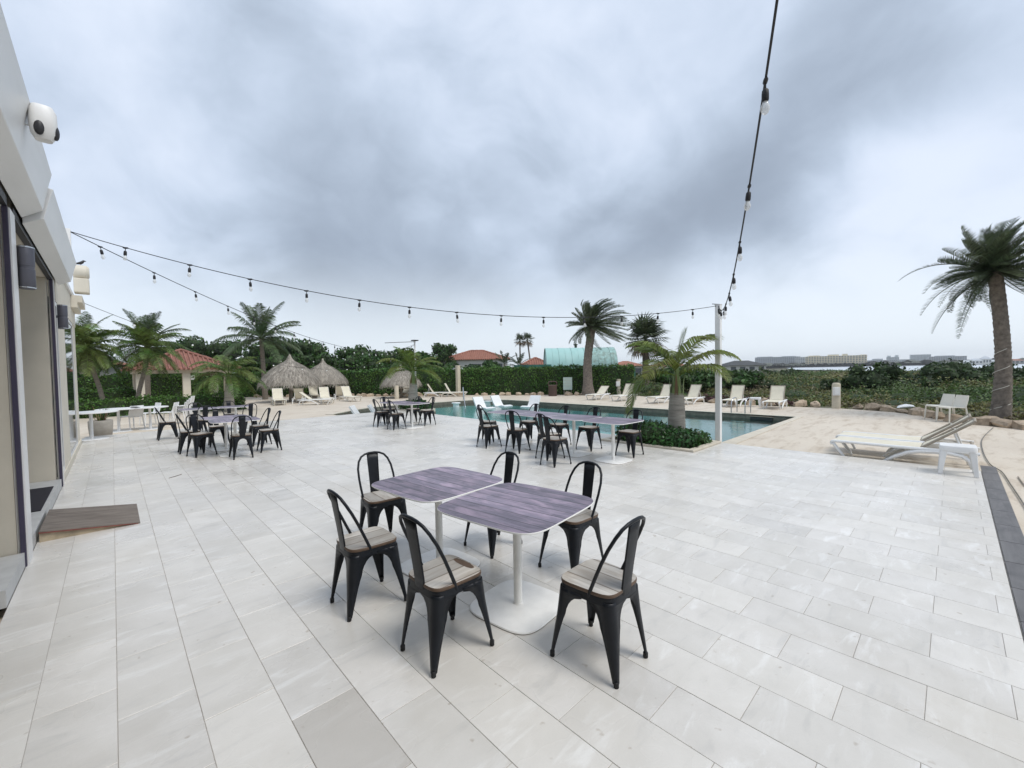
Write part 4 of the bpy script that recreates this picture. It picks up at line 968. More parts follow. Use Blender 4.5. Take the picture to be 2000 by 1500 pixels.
# foreground bottle palm in its planter
fr = [dict(L=1.3,az=AZR+.25,el=R(58),curl=1.35,wind=.04,n=56,leaf=.62,droop=.9,w=.034,v=.35,base=.08,spread=.75),
      dict(L=1.38,az=AZR-.5,el=R(46),curl=1.25,wind=.04,n=50,leaf=.56,droop=1.0,w=.034,v=.25,base=.08,spread=.75),
      dict(L=1.25,az=AZL-.15,el=R(52),curl=1.25,wind=-.02,n=50,leaf=.60,droop=.8,w=.034,v=.35,base=.08,spread=.75),
      dict(L=1.75,az=AZL+.25,el=R(24),curl=2.0,wind=-.02,n=58,leaf=.55,droop=.9,w=.034,v=.1,base=.12,spread=.6),
      dict(L=1.4,az=AZL+.7,el=R(36),curl=1.5,wind=0,n=50,leaf=.6,droop=.8,w=.034,v=.2,base=.08,spread=.7),
      dict(L=1.35,az=AZR-1.0,el=R(34),curl=1.4,wind=0,n=46,leaf=.55,droop=.9,w=.034,v=.2,base=.08,spread=.7),
      dict(L=1.3,az=AZF+.5,el=R(50),curl=1.2,wind=.1,n=44,leaf=.6,droop=.6,w=.034,v=.2,base=.08,spread=.7),
      dict(L=1.35,az=AZF-.5,el=R(44),curl=1.2,wind=.1,n=44,leaf=.6,droop=.6,w=.034,v=.2,base=.08,spread=.7),
      dict(L=.85,az=AZR,el=R(78),curl=.1,wind=.12,n=30,leaf=.36,droop=.05,w=.02,v=.1,base=.2,spread=.45)]
for i, f in enumerate(fr): f['z'] = (.58,.42,.55,.38,.45,.35,.5,.5,.6)[i]
palm('bottle_palm', 'short bottle palm with a fat grey trunk in the planter by the white post', (9.2,4.3,-.02), [(0,0,0),(.0,0,.4),(.01,0,.8),(.02,0,1.12)], [.195,.19,.175,.145], 'barkgrey', fr, 'bottle', shaft=.62, rings=44, n=20)
# planters: kerb, soil, leafy ground bush
def planter_bed(name, x0,y0,x1,y1,label):
    t = thing(name, label, 'planter', ((x0+x1)/2,(y0+y1)/2,D0)); a,b = (x1-x0)/2,(y1-y0)/2; k = .13; h = .135
    mb = MB().box(-a,-b,0,a,-b+k,h).box(-a,b-k,0,a,b,h).box(-a,-b+k,0,-a+k,b-k,h).box(a-k,-b+k,0,a,b-k,h); mb.build('kerb', M['coping'], t, bevel=.01)
    MB().box(-a+k+.001,-b+k+.001,0,a-k-.001,b-k-.001,.09).build('soil', M['soil'], t); return t
planter_bed('planter_bed',8.235,3.51,9.69,5.69,'low kerbed planter bed with the bottle palm at the terrace corner')
planter_bed('planter_bed',9.21,15.91,10.39,17.29,'low kerbed planter bed with the mid palm at the pool')
def leaf_clump(name, label, cat, base, lobes, n, size, mt, core=True, group=None, trunk=None, asp=1.7, sub='foliage'):
    t = thing(name, label, cat, base, 0, group)
    P, NN = lobes_points(lobes, n); V, Q = leafquads(P, NN, size, asp); obj(sub, quadmesh(sub, V, Q), M[mt], t)
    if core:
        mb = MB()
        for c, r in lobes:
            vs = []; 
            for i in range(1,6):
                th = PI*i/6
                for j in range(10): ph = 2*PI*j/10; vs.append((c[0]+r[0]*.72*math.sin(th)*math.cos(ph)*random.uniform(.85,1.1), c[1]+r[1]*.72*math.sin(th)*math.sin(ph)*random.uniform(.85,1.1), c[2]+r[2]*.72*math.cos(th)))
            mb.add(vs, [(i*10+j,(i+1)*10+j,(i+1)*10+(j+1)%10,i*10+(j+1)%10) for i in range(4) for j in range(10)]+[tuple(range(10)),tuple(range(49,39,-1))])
        mb.build('dark_core', M['hedgecore'], t)  # solid dark hull, gives the clump a shaded inside
    if trunk:
        mb = MB(); mb.tube([(0,0,-.1),(random.uniform(-.1,.1),random.uniform(-.1,.1),trunk[1]*.5),(random.uniform(-.2,.2),0,trunk[1])],[trunk[0],trunk[0]*.8,trunk[0]*.6],8)
        for c, r in lobes[:6]: mb.tube([(0,0,trunk[1]*.6),(c[0]*.5,c[1]*.5,(trunk[1]*.6+c[2])*.5),tuple(c)],[trunk[0]*.5,trunk[0]*.35,trunk[0]*.15],6)
        mb.build('trunk', M['treebark'], t, True)
    return t
leaf_clump('ground_bush','dense dark green leafy bush round the foot of the bottle palm','bush',(8.92,4.45,-.03),
    [((-.30,-.45,.16),(.36,.42,.26)),((.25,-.55,.14),(.40,.36,.22)),((-.35,.1,.20),(.33,.42,.32)),((-.2,.65,.20),(.45,.42,.30)),((.35,.45,.2),(.36,.5,.28)),((.1,-.1,.17),(.45,.45,.26)),((.45,-.2,.12),(.28,.4,.2)),((-.42,-.2,.14),(.26,.4,.24)),((-.45,.5,.28),(.25,.35,.30))], 5200, .045, 'bush')
leaf_clump('ground_bush','small dark bush round the foot of the mid palm behind the two tables','bush',(9.75,16.55,-.03),
    [((-.2,-.3,.2),(.4,.4,.3)),((.2,.1,.22),(.4,.45,.32)),((-.25,.3,.2),(.35,.35,.28)),((.3,-.35,.16),(.3,.3,.25))], 1500, .06, 'bush')
palm('bottle_palm','mid bottle palm with a grey trunk beside the pool, fronds blown right',(9.75,16.7,-.02),[(0,0,0),(0,0,.5),(.02,0,1.2)],[.24,.22,.15],'barkgrey',
    [dict(f, z=.55) for f in radial(15,1.6,0,65,1.0,.3,42,.55,.8,.034,base=.12,spread=.7)],'bottle',shaft=.6,rings=36)
palm('bottle_palm','left bottle palm with a pale trunk behind the black chairs, drooping fronds',(4.1,24.4,-.14),[(0,0,0),(0,0,.6),(.02,0,1.45)],[.23,.21,.15],'barkgrey',
    [dict(f, z=.4) for f in radial(20,1.95,-15,62,.95,.1,42,.62,1.0,.038,base=.12,spread=.7)]+[dict(L=1.6,az=AZL+.3,el=R(15),curl=.5,wind=-.1,n=28,leaf=.3,droop=.9,w=.03,z=.3,mt='deadleaf')],'adon',shaft=.5)
# coconut palms
palm('coconut_palm','tall slim coconut palm left of the thatched umbrellas',(7.9,34.0,-.2),[(0,0,0),(-.05,0,2),(-.12,0,4.4)],[.20,.15,.13],'bark',
    radial(14,3.2,-20,40,.36,.10,60,.95,1.6,.05,base=.1,spread=.66)+radial(9,2.8,42,84,.26,.14,56,.80,.9,.048,base=.1,spread=.55),'coco')
palm('coconut_palm','coconut palm rising behind the left young palms, feathery crown',(1.75,39.2,-.2),[(0,0,0),(.05,0,2),(.1,0,4.2)],[.2,.16,.14],'bark',
    radial(11,2.9,0,50,.36,.05,48,.7,1.2,.048,base=.1,spread=.66)+radial(8,2.6,52,86,.22,.08,48,.6,.5,.045,base=.1,spread=.55),'coco')
palm('coconut_palm','coconut palm half hidden by the pavilion corner',(-1.5,41.5,-.2),[(0,0,0),(0,0,2),(0,0,4.3)],[.2,.16,.14],'bark',
    radial(12,2.7,0,75,.32,.05,36,.6,.6,.05,base=.12,spread=.7),'coco')
# young feathery palms on the left
for x,y,h,lx,lb in ((-.25,27.6,3.0,-.5,'leaning young palm nearest the pavilion, bushy green crown'),(.75,27.4,3.0,.55,'leaning young palm over the low hedge, second from the pavilion'),(-1.4,30.5,3.1,-.1,'young palm behind, partly hidden by the pavilion edge')):
    palm('young_palm', lb, (x,y,-.15), [(0,0,0),(lx*.35,0,h*.4),(lx*.8,0,h*.75),(lx,0,h-.1)], [.11,.095,.085,.075],'bark',
        [dict(f, z=.35) for f in radial(34,1.75,-45,72,.90,.06,42,.55,1.0,.038,base=.1,spread=.72)],'adon',shaft=.45)
# date palms
def date_fronds(nf, L, wind, leaf=.36, n=46, w=.024):
    return radial(nf,L,-32,84,.24,wind,n,leaf,.12,w,v=.4,base=.1,spread=.62,seedlen=.4)
palm('date_palm','big date palm by the hedge, crown swept to the right by the wind',(23.4,17.1,-.2),[(0,0,0),(-.03,0,.9),(.02,.02,2.6),(.25,-.2,4.75)],[.50,.31,.26,.25],'barkdark',
    date_fronds(84,2.55,.85,.42,50,.034),'date',rings=60,diamonds=True,n=16)
t = palm('date_palm','leaning date palm at the right edge, thick trunk wound with a light wire',(20.7,-1.05,-.3),[(0,0,0),(.02,-.04,.9),(.06,-.05,2.1),(-.02,.03,3.4),(-.24,.17,4.85)],[.25,.205,.175,.165,.16],'barkdark',
    date_fronds(96,2.1,.8,.36,50,.024)+[dict(L=2.5,az=AZL+a,el=R(e),curl=.62,wind=-.02,n=44,leaf=.30,droop=.25,w=.02,v=.3,base=.12,spread=.75) for a,e in ((0,14),(.15,0),(-.2,-6),(.3,-22),(-.35,-30),(.1,-42),(.5,28),(-.5,30))],'date',rings=76,diamonds=True,n=18)
sp_pts = [(math.cos(a)*(.247-.012*a/PI)+.02, math.sin(a)*(.247-.012*a/PI)-.02, .25+a*.095) for a in [i*.3 for i in range(90)]]
sp_pts = [p for p in sp_pts if p[2] < 2.6]
MB().tube(sp_pts,.008,5).build('light_wire', M['resin2'], t, True)
# fan palms
def fan_mb(r, az, el, droop, nb=22):
    d = Vector((math.cos(az)*math.cos(el),math.sin(az)*math.cos(el),math.sin(el))); S = d.cross(Vector((0,0,1))); S.normalize(); Nn = S.cross(d); c = d*r*.75
    mb = MB().tube([(0,0,0),tuple(c*.5+Vector((0,0,.03))),tuple(c)],[.03,.022,.015],4); vs = []; fs = []
    for i in range(nb):
        a = (i/(nb-1)-.5)*PI*1.45; dv = d*math.cos(a)+S*math.sin(a); o = len(vs); l = r*(.75+.25*math.cos(a))*random.uniform(.9,1.08)
        w = (S*math.cos(a)-d*math.sin(a))*r*.045; m_ = c+dv*l*.6+Nn*.04; e = m_+(dv+Vector((0,0,-droop))+WIND*.35).normalized()*l*.42
        vs += [c, m_+w, e, m_-w]; fs.append((o,o+1,o+2,o+3))
    return mb.add(vs, fs)
def fan_palm(label, base, h, r, nf, rad, lean=(0,0), group=None):
    t = thing('fan_palm', label, 'palm tree', base, 0, group); mb, top = trunk_mb([(0,0,0),(lean[0]*.4,lean[1]*.4,h*.5),(lean[0],lean[1],h)],[rad*1.3,rad,rad*.85],10,24); mb.build('trunk', M['barkdark'], t, True, ang=80)
    for i in range(nf):
        u = (i+.5)/nf; fan_mb(r*random.uniform(.85,1.1), i*2.4, R(-55+135*u), .9-.5*u).build('frond', M['date' if u > .25 else 'deadleaf'], t, loc=top+Vector((0,0,.25*u)))
fan_palm('shaggy fan palm behind the hedge, right of the big date palm',(34.6,19.0,-.2),4.3,1.35,42,.28)
fan_palm('thin far fan palm on the skyline, left of a pair',(52.8,53.3,-.2),7.0,.85,20,.14,(.0,0),'far fan palms'); fan_palm('thin far fan palm on the skyline, right of a pair',(54.3,51.9,-.2),7.1,.9,20,.14,(-.5,.5),'far fan palms')
for x,y,h,lb in ((33.8,36.8,2.6,'low palm left of the green container'),(35.0,35.6,2.4,'low palm just above the hedge by the green container')):
    palm('low_palm', lb, (x,y,-.2), [(0,0,0),(0,0,h*.5),(0,0,h)], [.15,.12,.1],'bark', radial(10,1.9,0,75,.35,.2,18,.5,.6,.09,base=.12,spread=.7),'date')

# ---- hedges
def hedge(name, label, path, width, z0, z1, dens, size, mt='hedge'):
    t = thing(name, label, 'hedge', (path[0][0],path[0][1],z0)); P = [Vector((x-path[0][0],y-path[0][1])) for x,y in path]; k = len(P); h = z1-z0
    L_, R_ = [], []
    for i in range(k):
        a = P[max(i-1,0)]; b = P[min(i+1,k-1)]; d = (b-a).normalized(); nn = Vector((-d.y,d.x)); L_.append(P[i]+nn*width/2); R_.append(P[i]-nn*width/2)
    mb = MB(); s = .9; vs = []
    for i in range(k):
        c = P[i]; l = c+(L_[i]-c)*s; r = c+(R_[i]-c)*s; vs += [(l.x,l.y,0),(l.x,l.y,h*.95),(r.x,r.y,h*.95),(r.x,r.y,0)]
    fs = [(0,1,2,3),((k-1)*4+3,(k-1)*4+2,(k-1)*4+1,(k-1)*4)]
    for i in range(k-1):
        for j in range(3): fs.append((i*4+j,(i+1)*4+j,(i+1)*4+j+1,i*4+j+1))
    mb.add(vs, fs).build('dark_core', M['hedgecore'], t)  # solid dark box behind the leaf quads, painted as inner shade
    PP, NN = [], []
    def patch(c0_, c1_, c2_, c3_, nrm):
        c0_, c1_, c2_, c3_ = (np.array(c) for c in (c0_,c1_,c2_,c3_)); ar = np.linalg.norm(np.cross(c1_-c0_, c3_-c0_)); n_ = int(ar*dens)
        if n_ < 1: return
        u = RNG.random((n_,1)); v = RNG.random((n_,1)); p = c0_*(1-u)*(1-v)+c1_*u*(1-v)+c2_*u*v+c3_*(1-u)*v
        wob = (np.sin(p[:,0:1]*2.3+p[:,2:3]*3)+np.sin(p[:,1:2]*1.9+1+p[:,0:1])+np.sin(p[:,0:1]*5.1-p[:,1:2]*4.3))*.04+(np.abs(RNG.normal(0,.06,(n_,1))) if nrm[2] > .5 else 0)
        PP.append(p+np.array(nrm)*(wob+RNG.normal(-.02,.05,(n_,1)))); NN.append(np.tile(nrm,(n_,1)))
    for i in range(k-1):
        a, b, c, d = L_[i], L_[i+1], R_[i], R_[i+1]; dr = (P[i+1]-P[i]).normalized(); nn = (-dr.y,dr.x,0.)
        patch((a.x,a.y,0),(b.x,b.y,0),(b.x,b.y,h),(a.x,a.y,h),nn); patch((c.x,c.y,0),(d.x,d.y,0),(d.x,d.y,h),(c.x,c.y,h),(-nn[0],-nn[1],0.)); patch((a.x,a.y,h),(b.x,b.y,h),(d.x,d.y,h),(c.x,c.y,h),(0.,0.,1.))
    for e, sg in ((0,-1),(k-1,1)):
        dr = (P[1]-P[0] if e == 0 else P[-1]-P[-2]).normalized(); a, c = L_[e], R_[e]; patch((a.x,a.y,0),(c.x,c.y,0),(c.x,c.y,h),(a.x,a.y,h),(dr.x*sg,dr.y*sg,0.))
    V, Q = leafquads(np.concatenate(PP), np.concatenate(NN), size, 1.6, .7); obj('foliage', quadmesh('foliage', V, Q), M[mt], t)
hedge('tall_hedge','long tall clipped hedge behind the pool deck and the rocks',[(8.9,39.2),(14.2,31.8),(19.3,25.6),(22.4,21.1),(24.6,18.0),(26.2,15.3)],1.3,-.15,1.80,300,.075)
hedge('tall_hedge','tall clipped hedge behind the red roofed gazebo',[(-3,41.0),(3,41.2),(9.4,39.6)],1.3,-.15,1.75,240,.085)
hedge('low_hedge','low clipped hedge behind the white chairs on the left',[(-4,26.9),(1.5,26.4),(4.9,25.7)],1.0,-.15,.62,420,.06)
hedge('low_hedge','second low hedge behind the leaning young palms',[(-4,33.4),(.9,33.2)],1.0,-.15,.92,320,.07)
# ---- trees behind the hedge
def crown_variant(seed, sx=1., sz=1.):
    rs = np.random.default_rng(seed); L_ = []
    for i in range(9):
        a = rs.uniform(0,2*PI); r = rs.uniform(.2,.95); L_.append(((math.cos(a)*r*sx,math.sin(a)*r*sx,rs.uniform(-.45,.62)*sz),tuple(rs.uniform(.38,.62,3)*np.array([sx,sx,sz*.85]))))
    return L_
TREES = [(5.9,55.5,5.6,2.6,'bushy tree behind the gazebo roof, left'),(8.0,53.5,5.6,2.8,'bushy tree behind the gazebo roof, right'),(5.0,52,4.0,2.2,'low tree left behind the gazebo'),(10.2,47.5,4.4,2.3,'tree behind the tall coconut palm'),
    (12.4,45.5,5.5,2.6,'tallest dark tree behind the left thatched umbrella'),(14.6,43.4,5.2,2.5,'dark round tree above the left thatched umbrella'),(16.6,41.4,4.5,2.2,'dark tree between the thatched umbrellas'),(18.6,39.6,4.3,2.2,'dark tree above the second thatched umbrella'),
    (20.4,37.9,4.1,2.1,'dark tree left of the floodlight pole'),(22.2,36.6,3.8,2.0,'dark tree behind the floodlight pole'),(13.2,41.5,3.7,2.0,'low dark tree just over the hedge, left'),(16.0,38.4,3.5,1.9,'low dark tree just over the hedge, middle'),(19.0,35.8,3.3,1.8,'low dark tree just over the hedge by the third umbrella'),
    (35.2,52,6.0,1.7,'lone round tree in front of the red roofs'),(25.8,37.6,2.9,1.9,'low bush tree left under the red roofs'),(28.2,35.4,2.9,1.9,'low bush tree under the red roofs'),(30.6,33.2,2.7,1.7,'low bush tree right under the red roofs'),(-2.8,46,4.5,2.6,'tree behind the pavilion corner'),
    (28.6,14.0,1.5,1.3,'olive shrub tree behind the loungers, right of the tall hedge end'),(30.5,12.6,1.35,1.3,'olive shrub tree left of the bottle palm crown'),(33.5,11.5,1.6,1.6,'olive shrub tree behind the bottle palm trunk'),(37,17.5,2.0,1.8,'olive tree below the far red roofs'),(42,16.5,1.9,1.9,'olive tree right of the bottle palm, before the white house'),(38.2,27.6,2.35,1.3,'low tree in front of the teal hut'),(33.0,23.5,2.2,1.4,'low tree over the hedge behind the big date palm'),(2.2,50,3.6,2.4,'tree deep behind the left coconut palm')]
for i,(x,y,h,w,lb) in enumerate(TREES):
    L_ = [((c[0]*w,c[1]*w,h*.62+c[2]*h*.40),(r[0]*w,r[1]*w,r[2]*h*.45)) for c, r in crown_variant(i+3)]
    leaf_clump('broadleaf_tree', lb, 'tree', (x,y,-.2), L_, int(900+350*w), .15+.0012*math.hypot(x,y), 'tree', True, 'trees beyond the hedge', (.14,h*.6), sub='crown')
# ---- rocks along the hedge and deck edge
def rock_mesh(seed):
    rs = np.random.default_rng(seed); vs = []; nu, nv = 9, 6
    ph = rs.uniform(0,6,6)
    for i in range(nv+1):
        th = PI*i/nv
        for j in range(nu):
            a = 2*PI*j/nu; d = np.array([math.sin(th)*math.cos(a),math.sin(th)*math.sin(a),math.cos(th)])
            r = 1+.18*math.sin(2.1*d[0]*2+ph[0])+.15*math.sin(3*d[1]*2+ph[1])+.12*math.sin(3.3*d[2]*2+ph[2])+rs.uniform(-.08,.08)
            if i in (0,nv): r = 1
            vs.append(tuple(d*r*np.array([1,.75,.62])))
    me = MB().add(vs,[(i*nu+j,(i+1)*nu+j,(i+1)*nu+(j+1)%nu,i*nu+(j+1)%nu) for i in range(nv) for j in range(nu)]).mesh('rock', True, 28); me.materials.append(M['stone']); return me
RK = [rock_mesh(s) for s in range(5)]
ORD = 'first second third fourth fifth sixth seventh eighth ninth tenth eleventh twelfth thirteenth fourteenth fifteenth sixteenth seventeenth eighteenth nineteenth twentieth'.split()
ORD += ['twenty-'+o for o in ORD[:9]]+['thirtieth']+['thirty-'+o for o in ORD[:9]]+['fortieth']+['forty-'+o for o in ORD[:9]]
rk_n = 0
def rock(x, y, s, label, group):
    o = obj('rock', RK[random.randrange(5)], None, None, (x,y,D0+s*.22)); o.scale = (s,s*random.uniform(.7,1.1),s*random.uniform(.7,1.15)); o.rotation_euler = (random.uniform(-.2,.2),random.uniform(-.2,.2),random.uniform(0,6)); tag(o, label, 'rock', group)
hp = [(8.4,38.2),(13.6,31.2),(18.8,25),(23.4,17.4)]
for i in range(46):
    u = i/45*3; a = min(2,int(u)); f = u-a; x = hp[a][0]*(1-f)+hp[a+1][0]*f-.25; y = hp[a][1]*(1-f)+hp[a+1][1]*f-.2
    if random.random() < .12: continue
    rock(x+random.uniform(-.12,.12), y+random.uniform(-.12,.12), random.uniform(.16,.36), 'rough tan rock, '+ORD[rk_n]+' from the left at the foot of the tall hedge', 'rocks along the tall hedge'); rk_n += 1
rp = [(20.9,7.1,.3),(21.15,6.4,.28),(21.2,5.75,.34),(21.4,5.2,.3),(21.5,4.55,.3),(21.55,4.0,.26),(21.5,2.6,.2),(21.25,2.1,.3),(20.95,1.65,.26),(20.6,1.25,.2),(19.95,.75,.32),(19.3,.45,.3),(18.95,.32,.24),(18.3,-.05,.3),(17.75,-.62,.34),(17.5,-1.0,.3),(17.2,-1.35,.32),(17.0,-2.0,.34),(21.3,8.0,.3),(21.6,9.0,.28)]
for i_,(x,y,s) in enumerate(sorted(rp, key=lambda q: screen(q[0],q[1],D0)[0])): rock(x,y,s,'pale tan rock, '+ORD[i_]+' from the left edging the deck before the scrub','rocks along the right deck edge')
# ---- red low plants, scrub, dark shrubs
def scatter(name, spots, nper, size, mt, flat=.75):
    PP, NN, SZ = [], [], []
    for x,y,z,r,h in spots:
        k = nper; d = RNG.normal(0,1,(k,3)); d[:,2] = np.abs(d[:,2]); d /= np.linalg.norm(d,axis=1)[:,None]; rad = RNG.uniform(.5,1.08,k)**.5
        PP.append(np.array([x,y,z])+d*np.array([r,r,h])*rad[:,None]*(1+.18*np.sin(d[:,0:1]*5+x)+.15*np.sin(d[:,1:2]*6+y))); NN.append(d*np.array([1,1,1.3])); SZ.append(np.full(k, size*max(1,math.hypot(x,y)/24)**.8))
    V, Q = leafquads(np.concatenate(PP), np.concatenate(NN), np.concatenate(SZ), 1.8, .8)
    return stuff(obj(name, quadmesh(name, V, Q), M[mt]))
spots = []
def lake_in(x,y): return x > 205 + max(0,y)*2.2
tries = 0
EDX, EDH = [20,23,26,30,40,60,100,200,300], [.05,.18,.36,.62,1.12,.98,.5,-.5,-.9]
while len(spots) < 1250 and tries < 30000:
    tries += 1
    az = random.uniform(-.32,.66); dd_ = 19.5*math.exp(random.random()**1.15*math.log(12)); x, y = dd_*math.cos(az), dd_*math.sin(az)
    if lake_in(x,y): continue
    edge = deck_r(c0, math.atan2(y-c0.y,x-c0.x)); rr_ = math.hypot(x-c0.x,y-c0.y)-edge
    if rr_ < .35: continue
    zt = float(np.interp(19.6+rr_*1.15 if rr_ < 40 else dd_*.9, EDX, EDH))*random.uniform(.35,1.12); zg = ground_z(x,y)-.1
    h = max(.16, zt-zg)*random.uniform(.75,1.0); r = max(.35, h*random.uniform(.9,1.7))*(1+dd_/140)
    spots.append((x,y,zg,r,h))
def patch_noise(x, y): return math.sin(x*.21+1.3)*math.cos(y*.33-.4)+.6*math.sin(x*.47-y*.39)+.5*math.sin(x*.9+y*1.1)
kinds = {'scrub': [], 'green_scrub': [], 'dry_scrub': []}
for sp_ in spots:
    v_ = patch_noise(sp_[0], sp_[1])+random.gauss(0,.45); kk = 'green_scrub' if v_ > .45 else 'dry_scrub' if v_ < -.95 else 'scrub'
    f_ = {'scrub': random.uniform(.65,.95), 'green_scrub': random.uniform(.8,1.2), 'dry_scrub': random.uniform(.5,.8)}[kk]
    kinds[kk].append((sp_[0],sp_[1],sp_[2],sp_[3]*random.uniform(.75,1.1),sp_[4]*f_))
for nm_, mt_, lb_ in (('scrub','scrub','olive green wind-cut scrub covering the ground beyond the deck'),('green_scrub','scrubgreen','darker green clumps among the olive scrub'),('dry_scrub','scrubdry','pale dry twiggy clumps among the olive scrub')):
    scatter(nm_, kinds[nm_], 230, .062, mt_)['label'] = lb_
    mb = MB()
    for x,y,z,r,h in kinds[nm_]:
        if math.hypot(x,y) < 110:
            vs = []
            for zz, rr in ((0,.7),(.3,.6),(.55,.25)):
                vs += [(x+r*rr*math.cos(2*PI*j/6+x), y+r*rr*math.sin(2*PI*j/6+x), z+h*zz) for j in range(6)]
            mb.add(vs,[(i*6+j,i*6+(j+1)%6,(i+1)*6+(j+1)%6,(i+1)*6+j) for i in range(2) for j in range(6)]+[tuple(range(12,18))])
    stuff(mb.build('dark_core', M['hedgecore'], bpy.data.objects[nm_]))  # added dark cores, stop light passing through the leaf shells
spots2 = [(random.uniform(21.4,23.6),0,-.16,0,0) for _ in range(1)]; spots2 = []
for i in range(34):
    y = random.uniform(4.6,9.6); x = 21.5+.25*abs(y-5)+random.uniform(.1,.9); spots2.append((x,y,-.17,random.uniform(.25,.42),random.uniform(.22,.42)))
scatter('red_ground_plants', spots2, 130, .05, 'redleaf')['label'] = 'dark red low plants behind the rocks across the pool'
for i,(x,y,h,w,lb) in enumerate(((32.6,4.9,1.25,1.0,'dark shrub left of the taller one, behind the meter bollard'),(34.2,3.4,2.1,1.2,'taller dark shrub right behind the meter bollard'),(44.5,1.8,1.9,1.5,'dark round shrub in the middle of the scrub'),(46.2,.3,2.6,1.6,'largest dark shrub left of the leaning date palm'),
        (41.0,-.3,1.6,1.5,'dark shrub in front of the largest one'),(47.8,-1.6,1.9,1.5,'dark shrub just left of the leaning palm trunk'),(50.5,-3.9,2.1,1.7,'dark shrub right of the leaning palm trunk'),(36.5,2.2,.9,1.2,'low dark shrub between the taller shrubs'),(40,12.5,1.2,1.8,'dark green shrub behind the pool ladder'),(34,10.8,1.0,1.5,'dark green shrub behind the right loungers'))):
    L_ = [((c[0]*w,c[1]*w,h*.45+c[2]*h*.5),(r[0]*w,r[1]*w,r[2]*h*.7)) for c, r in crown_variant(i+40)]
    leaf_clump('shrub', lb, 'shrub', (x,y,ground_z(x,y)-.05), L_, 900, .15, 'mangrove', True, 'dark shrubs in the scrub', (.06,h*.4))

# ================================================================== SHELTERS AND FAR BUILDINGS
PROF = [(.03,2.98),(.07,2.80),(.14,2.62),(.22,2.50),(.50,2.36),(.85,2.14),(1.20,1.84),(1.48,1.52),(1.66,1.26),(1.74,1.06)]
def palapa_parts():
    parts = [P_('pole', MB().tube([(0,0,0),(.02,0,1.2),(0,0,2.3)],[.12,.11,.10],12), M['bark'])]
    core = MB().lathe([(r*.94,z-.03) for r,z in PROF]+[(1.6,1.12),(1.0,1.75),(.1,2.2)],28)
    me = core.mesh('thatch', True); me.materials.append(M['thatch'])
    vs, fs = [], []; pr = np.array(PROF)
    s = np.concatenate([[0],np.cumsum(np.hypot(np.diff(pr[:,0]),np.diff(pr[:,1])))]); S = s[-1]
    for i in range(3600):
        t0 = S*math.sqrt(random.random())*.95; a = random.uniform(0,2*PI); L = random.uniform(.25,.6); w = random.uniform(.012,.035); da = random.gauss(0,.12); o = len(vs)
        for q in range(3):
            t = t0+L*q/2; r = np.interp(min(t,S),s,pr[:,0]); z = np.interp(min(t,S),s,pr[:,1])
            if t > S: z -= (t-S)*.9; r += (t-S)*.12
            lift = .012+.03*random.random()+(.05 if q == 2 else 0)*random.random(); r += lift; aa = a+da*q/2; ca, sa = math.cos(aa), math.sin(aa); ww = w*(1-.3*q)/max(r,.08)
            vs += [(r*math.cos(aa-ww/2),r*math.sin(aa-ww/2),z+lift*.6),(r*math.cos(aa+ww/2),r*math.sin(aa+ww/2),z+lift*.6)]
        fs += [(o,o+1,o+3,o+2),(o+2,o+3,o+5,o+4)]
    st = MB().add(vs, fs).mesh('straw'); st.materials.append(M['thatch'])
    parts.append(('thatch', me, [('straw', st)], []))
    sp = MB()
    for i in range(8):
        a = 2*PI*i/8; sp.tube([(.08*math.cos(a),.08*math.sin(a),2.25),(1.55*math.cos(a),1.55*math.sin(a),1.18)],.025,5)
    parts.append(P_('rafter', sp, M['bark'])); return parts
PL = palapa_parts()
for x,y,rz,s,lb in ((8.35,29.6,.3,1.04,'thatched umbrella on a wooden pole, largest and leftmost'),(11.3,32.1,1.3,.98,'thatched umbrella right behind the leftmost one'),(14.6,26.6,2.2,.81,'thatched umbrella on the right, half hidden by the mid palm')):
    t = thing('thatched_umbrella', lb, 'umbrella', (x,y,D0), rz, 'thatched umbrellas'); t.scale = (s,s,s); copy_parts(PL, t)
t = thing('picnic_shelf', 'small round wooden shelf table on the pole of the third umbrella', 'table', (14.6,26.6,D0)); MB().lathe([(.55,.62),(.56,.64),(.55,.67)],24).build('shelf', M['taupe'], t, True)
tag(MB().lathe([(.14,0),(.14,.85),(.12,.9)],12).build('bollard', M['beigepost'], loc=(13.6,25.4,D0), smooth=True), 'short beige bollard left of the third thatched umbrella', 'bollard')
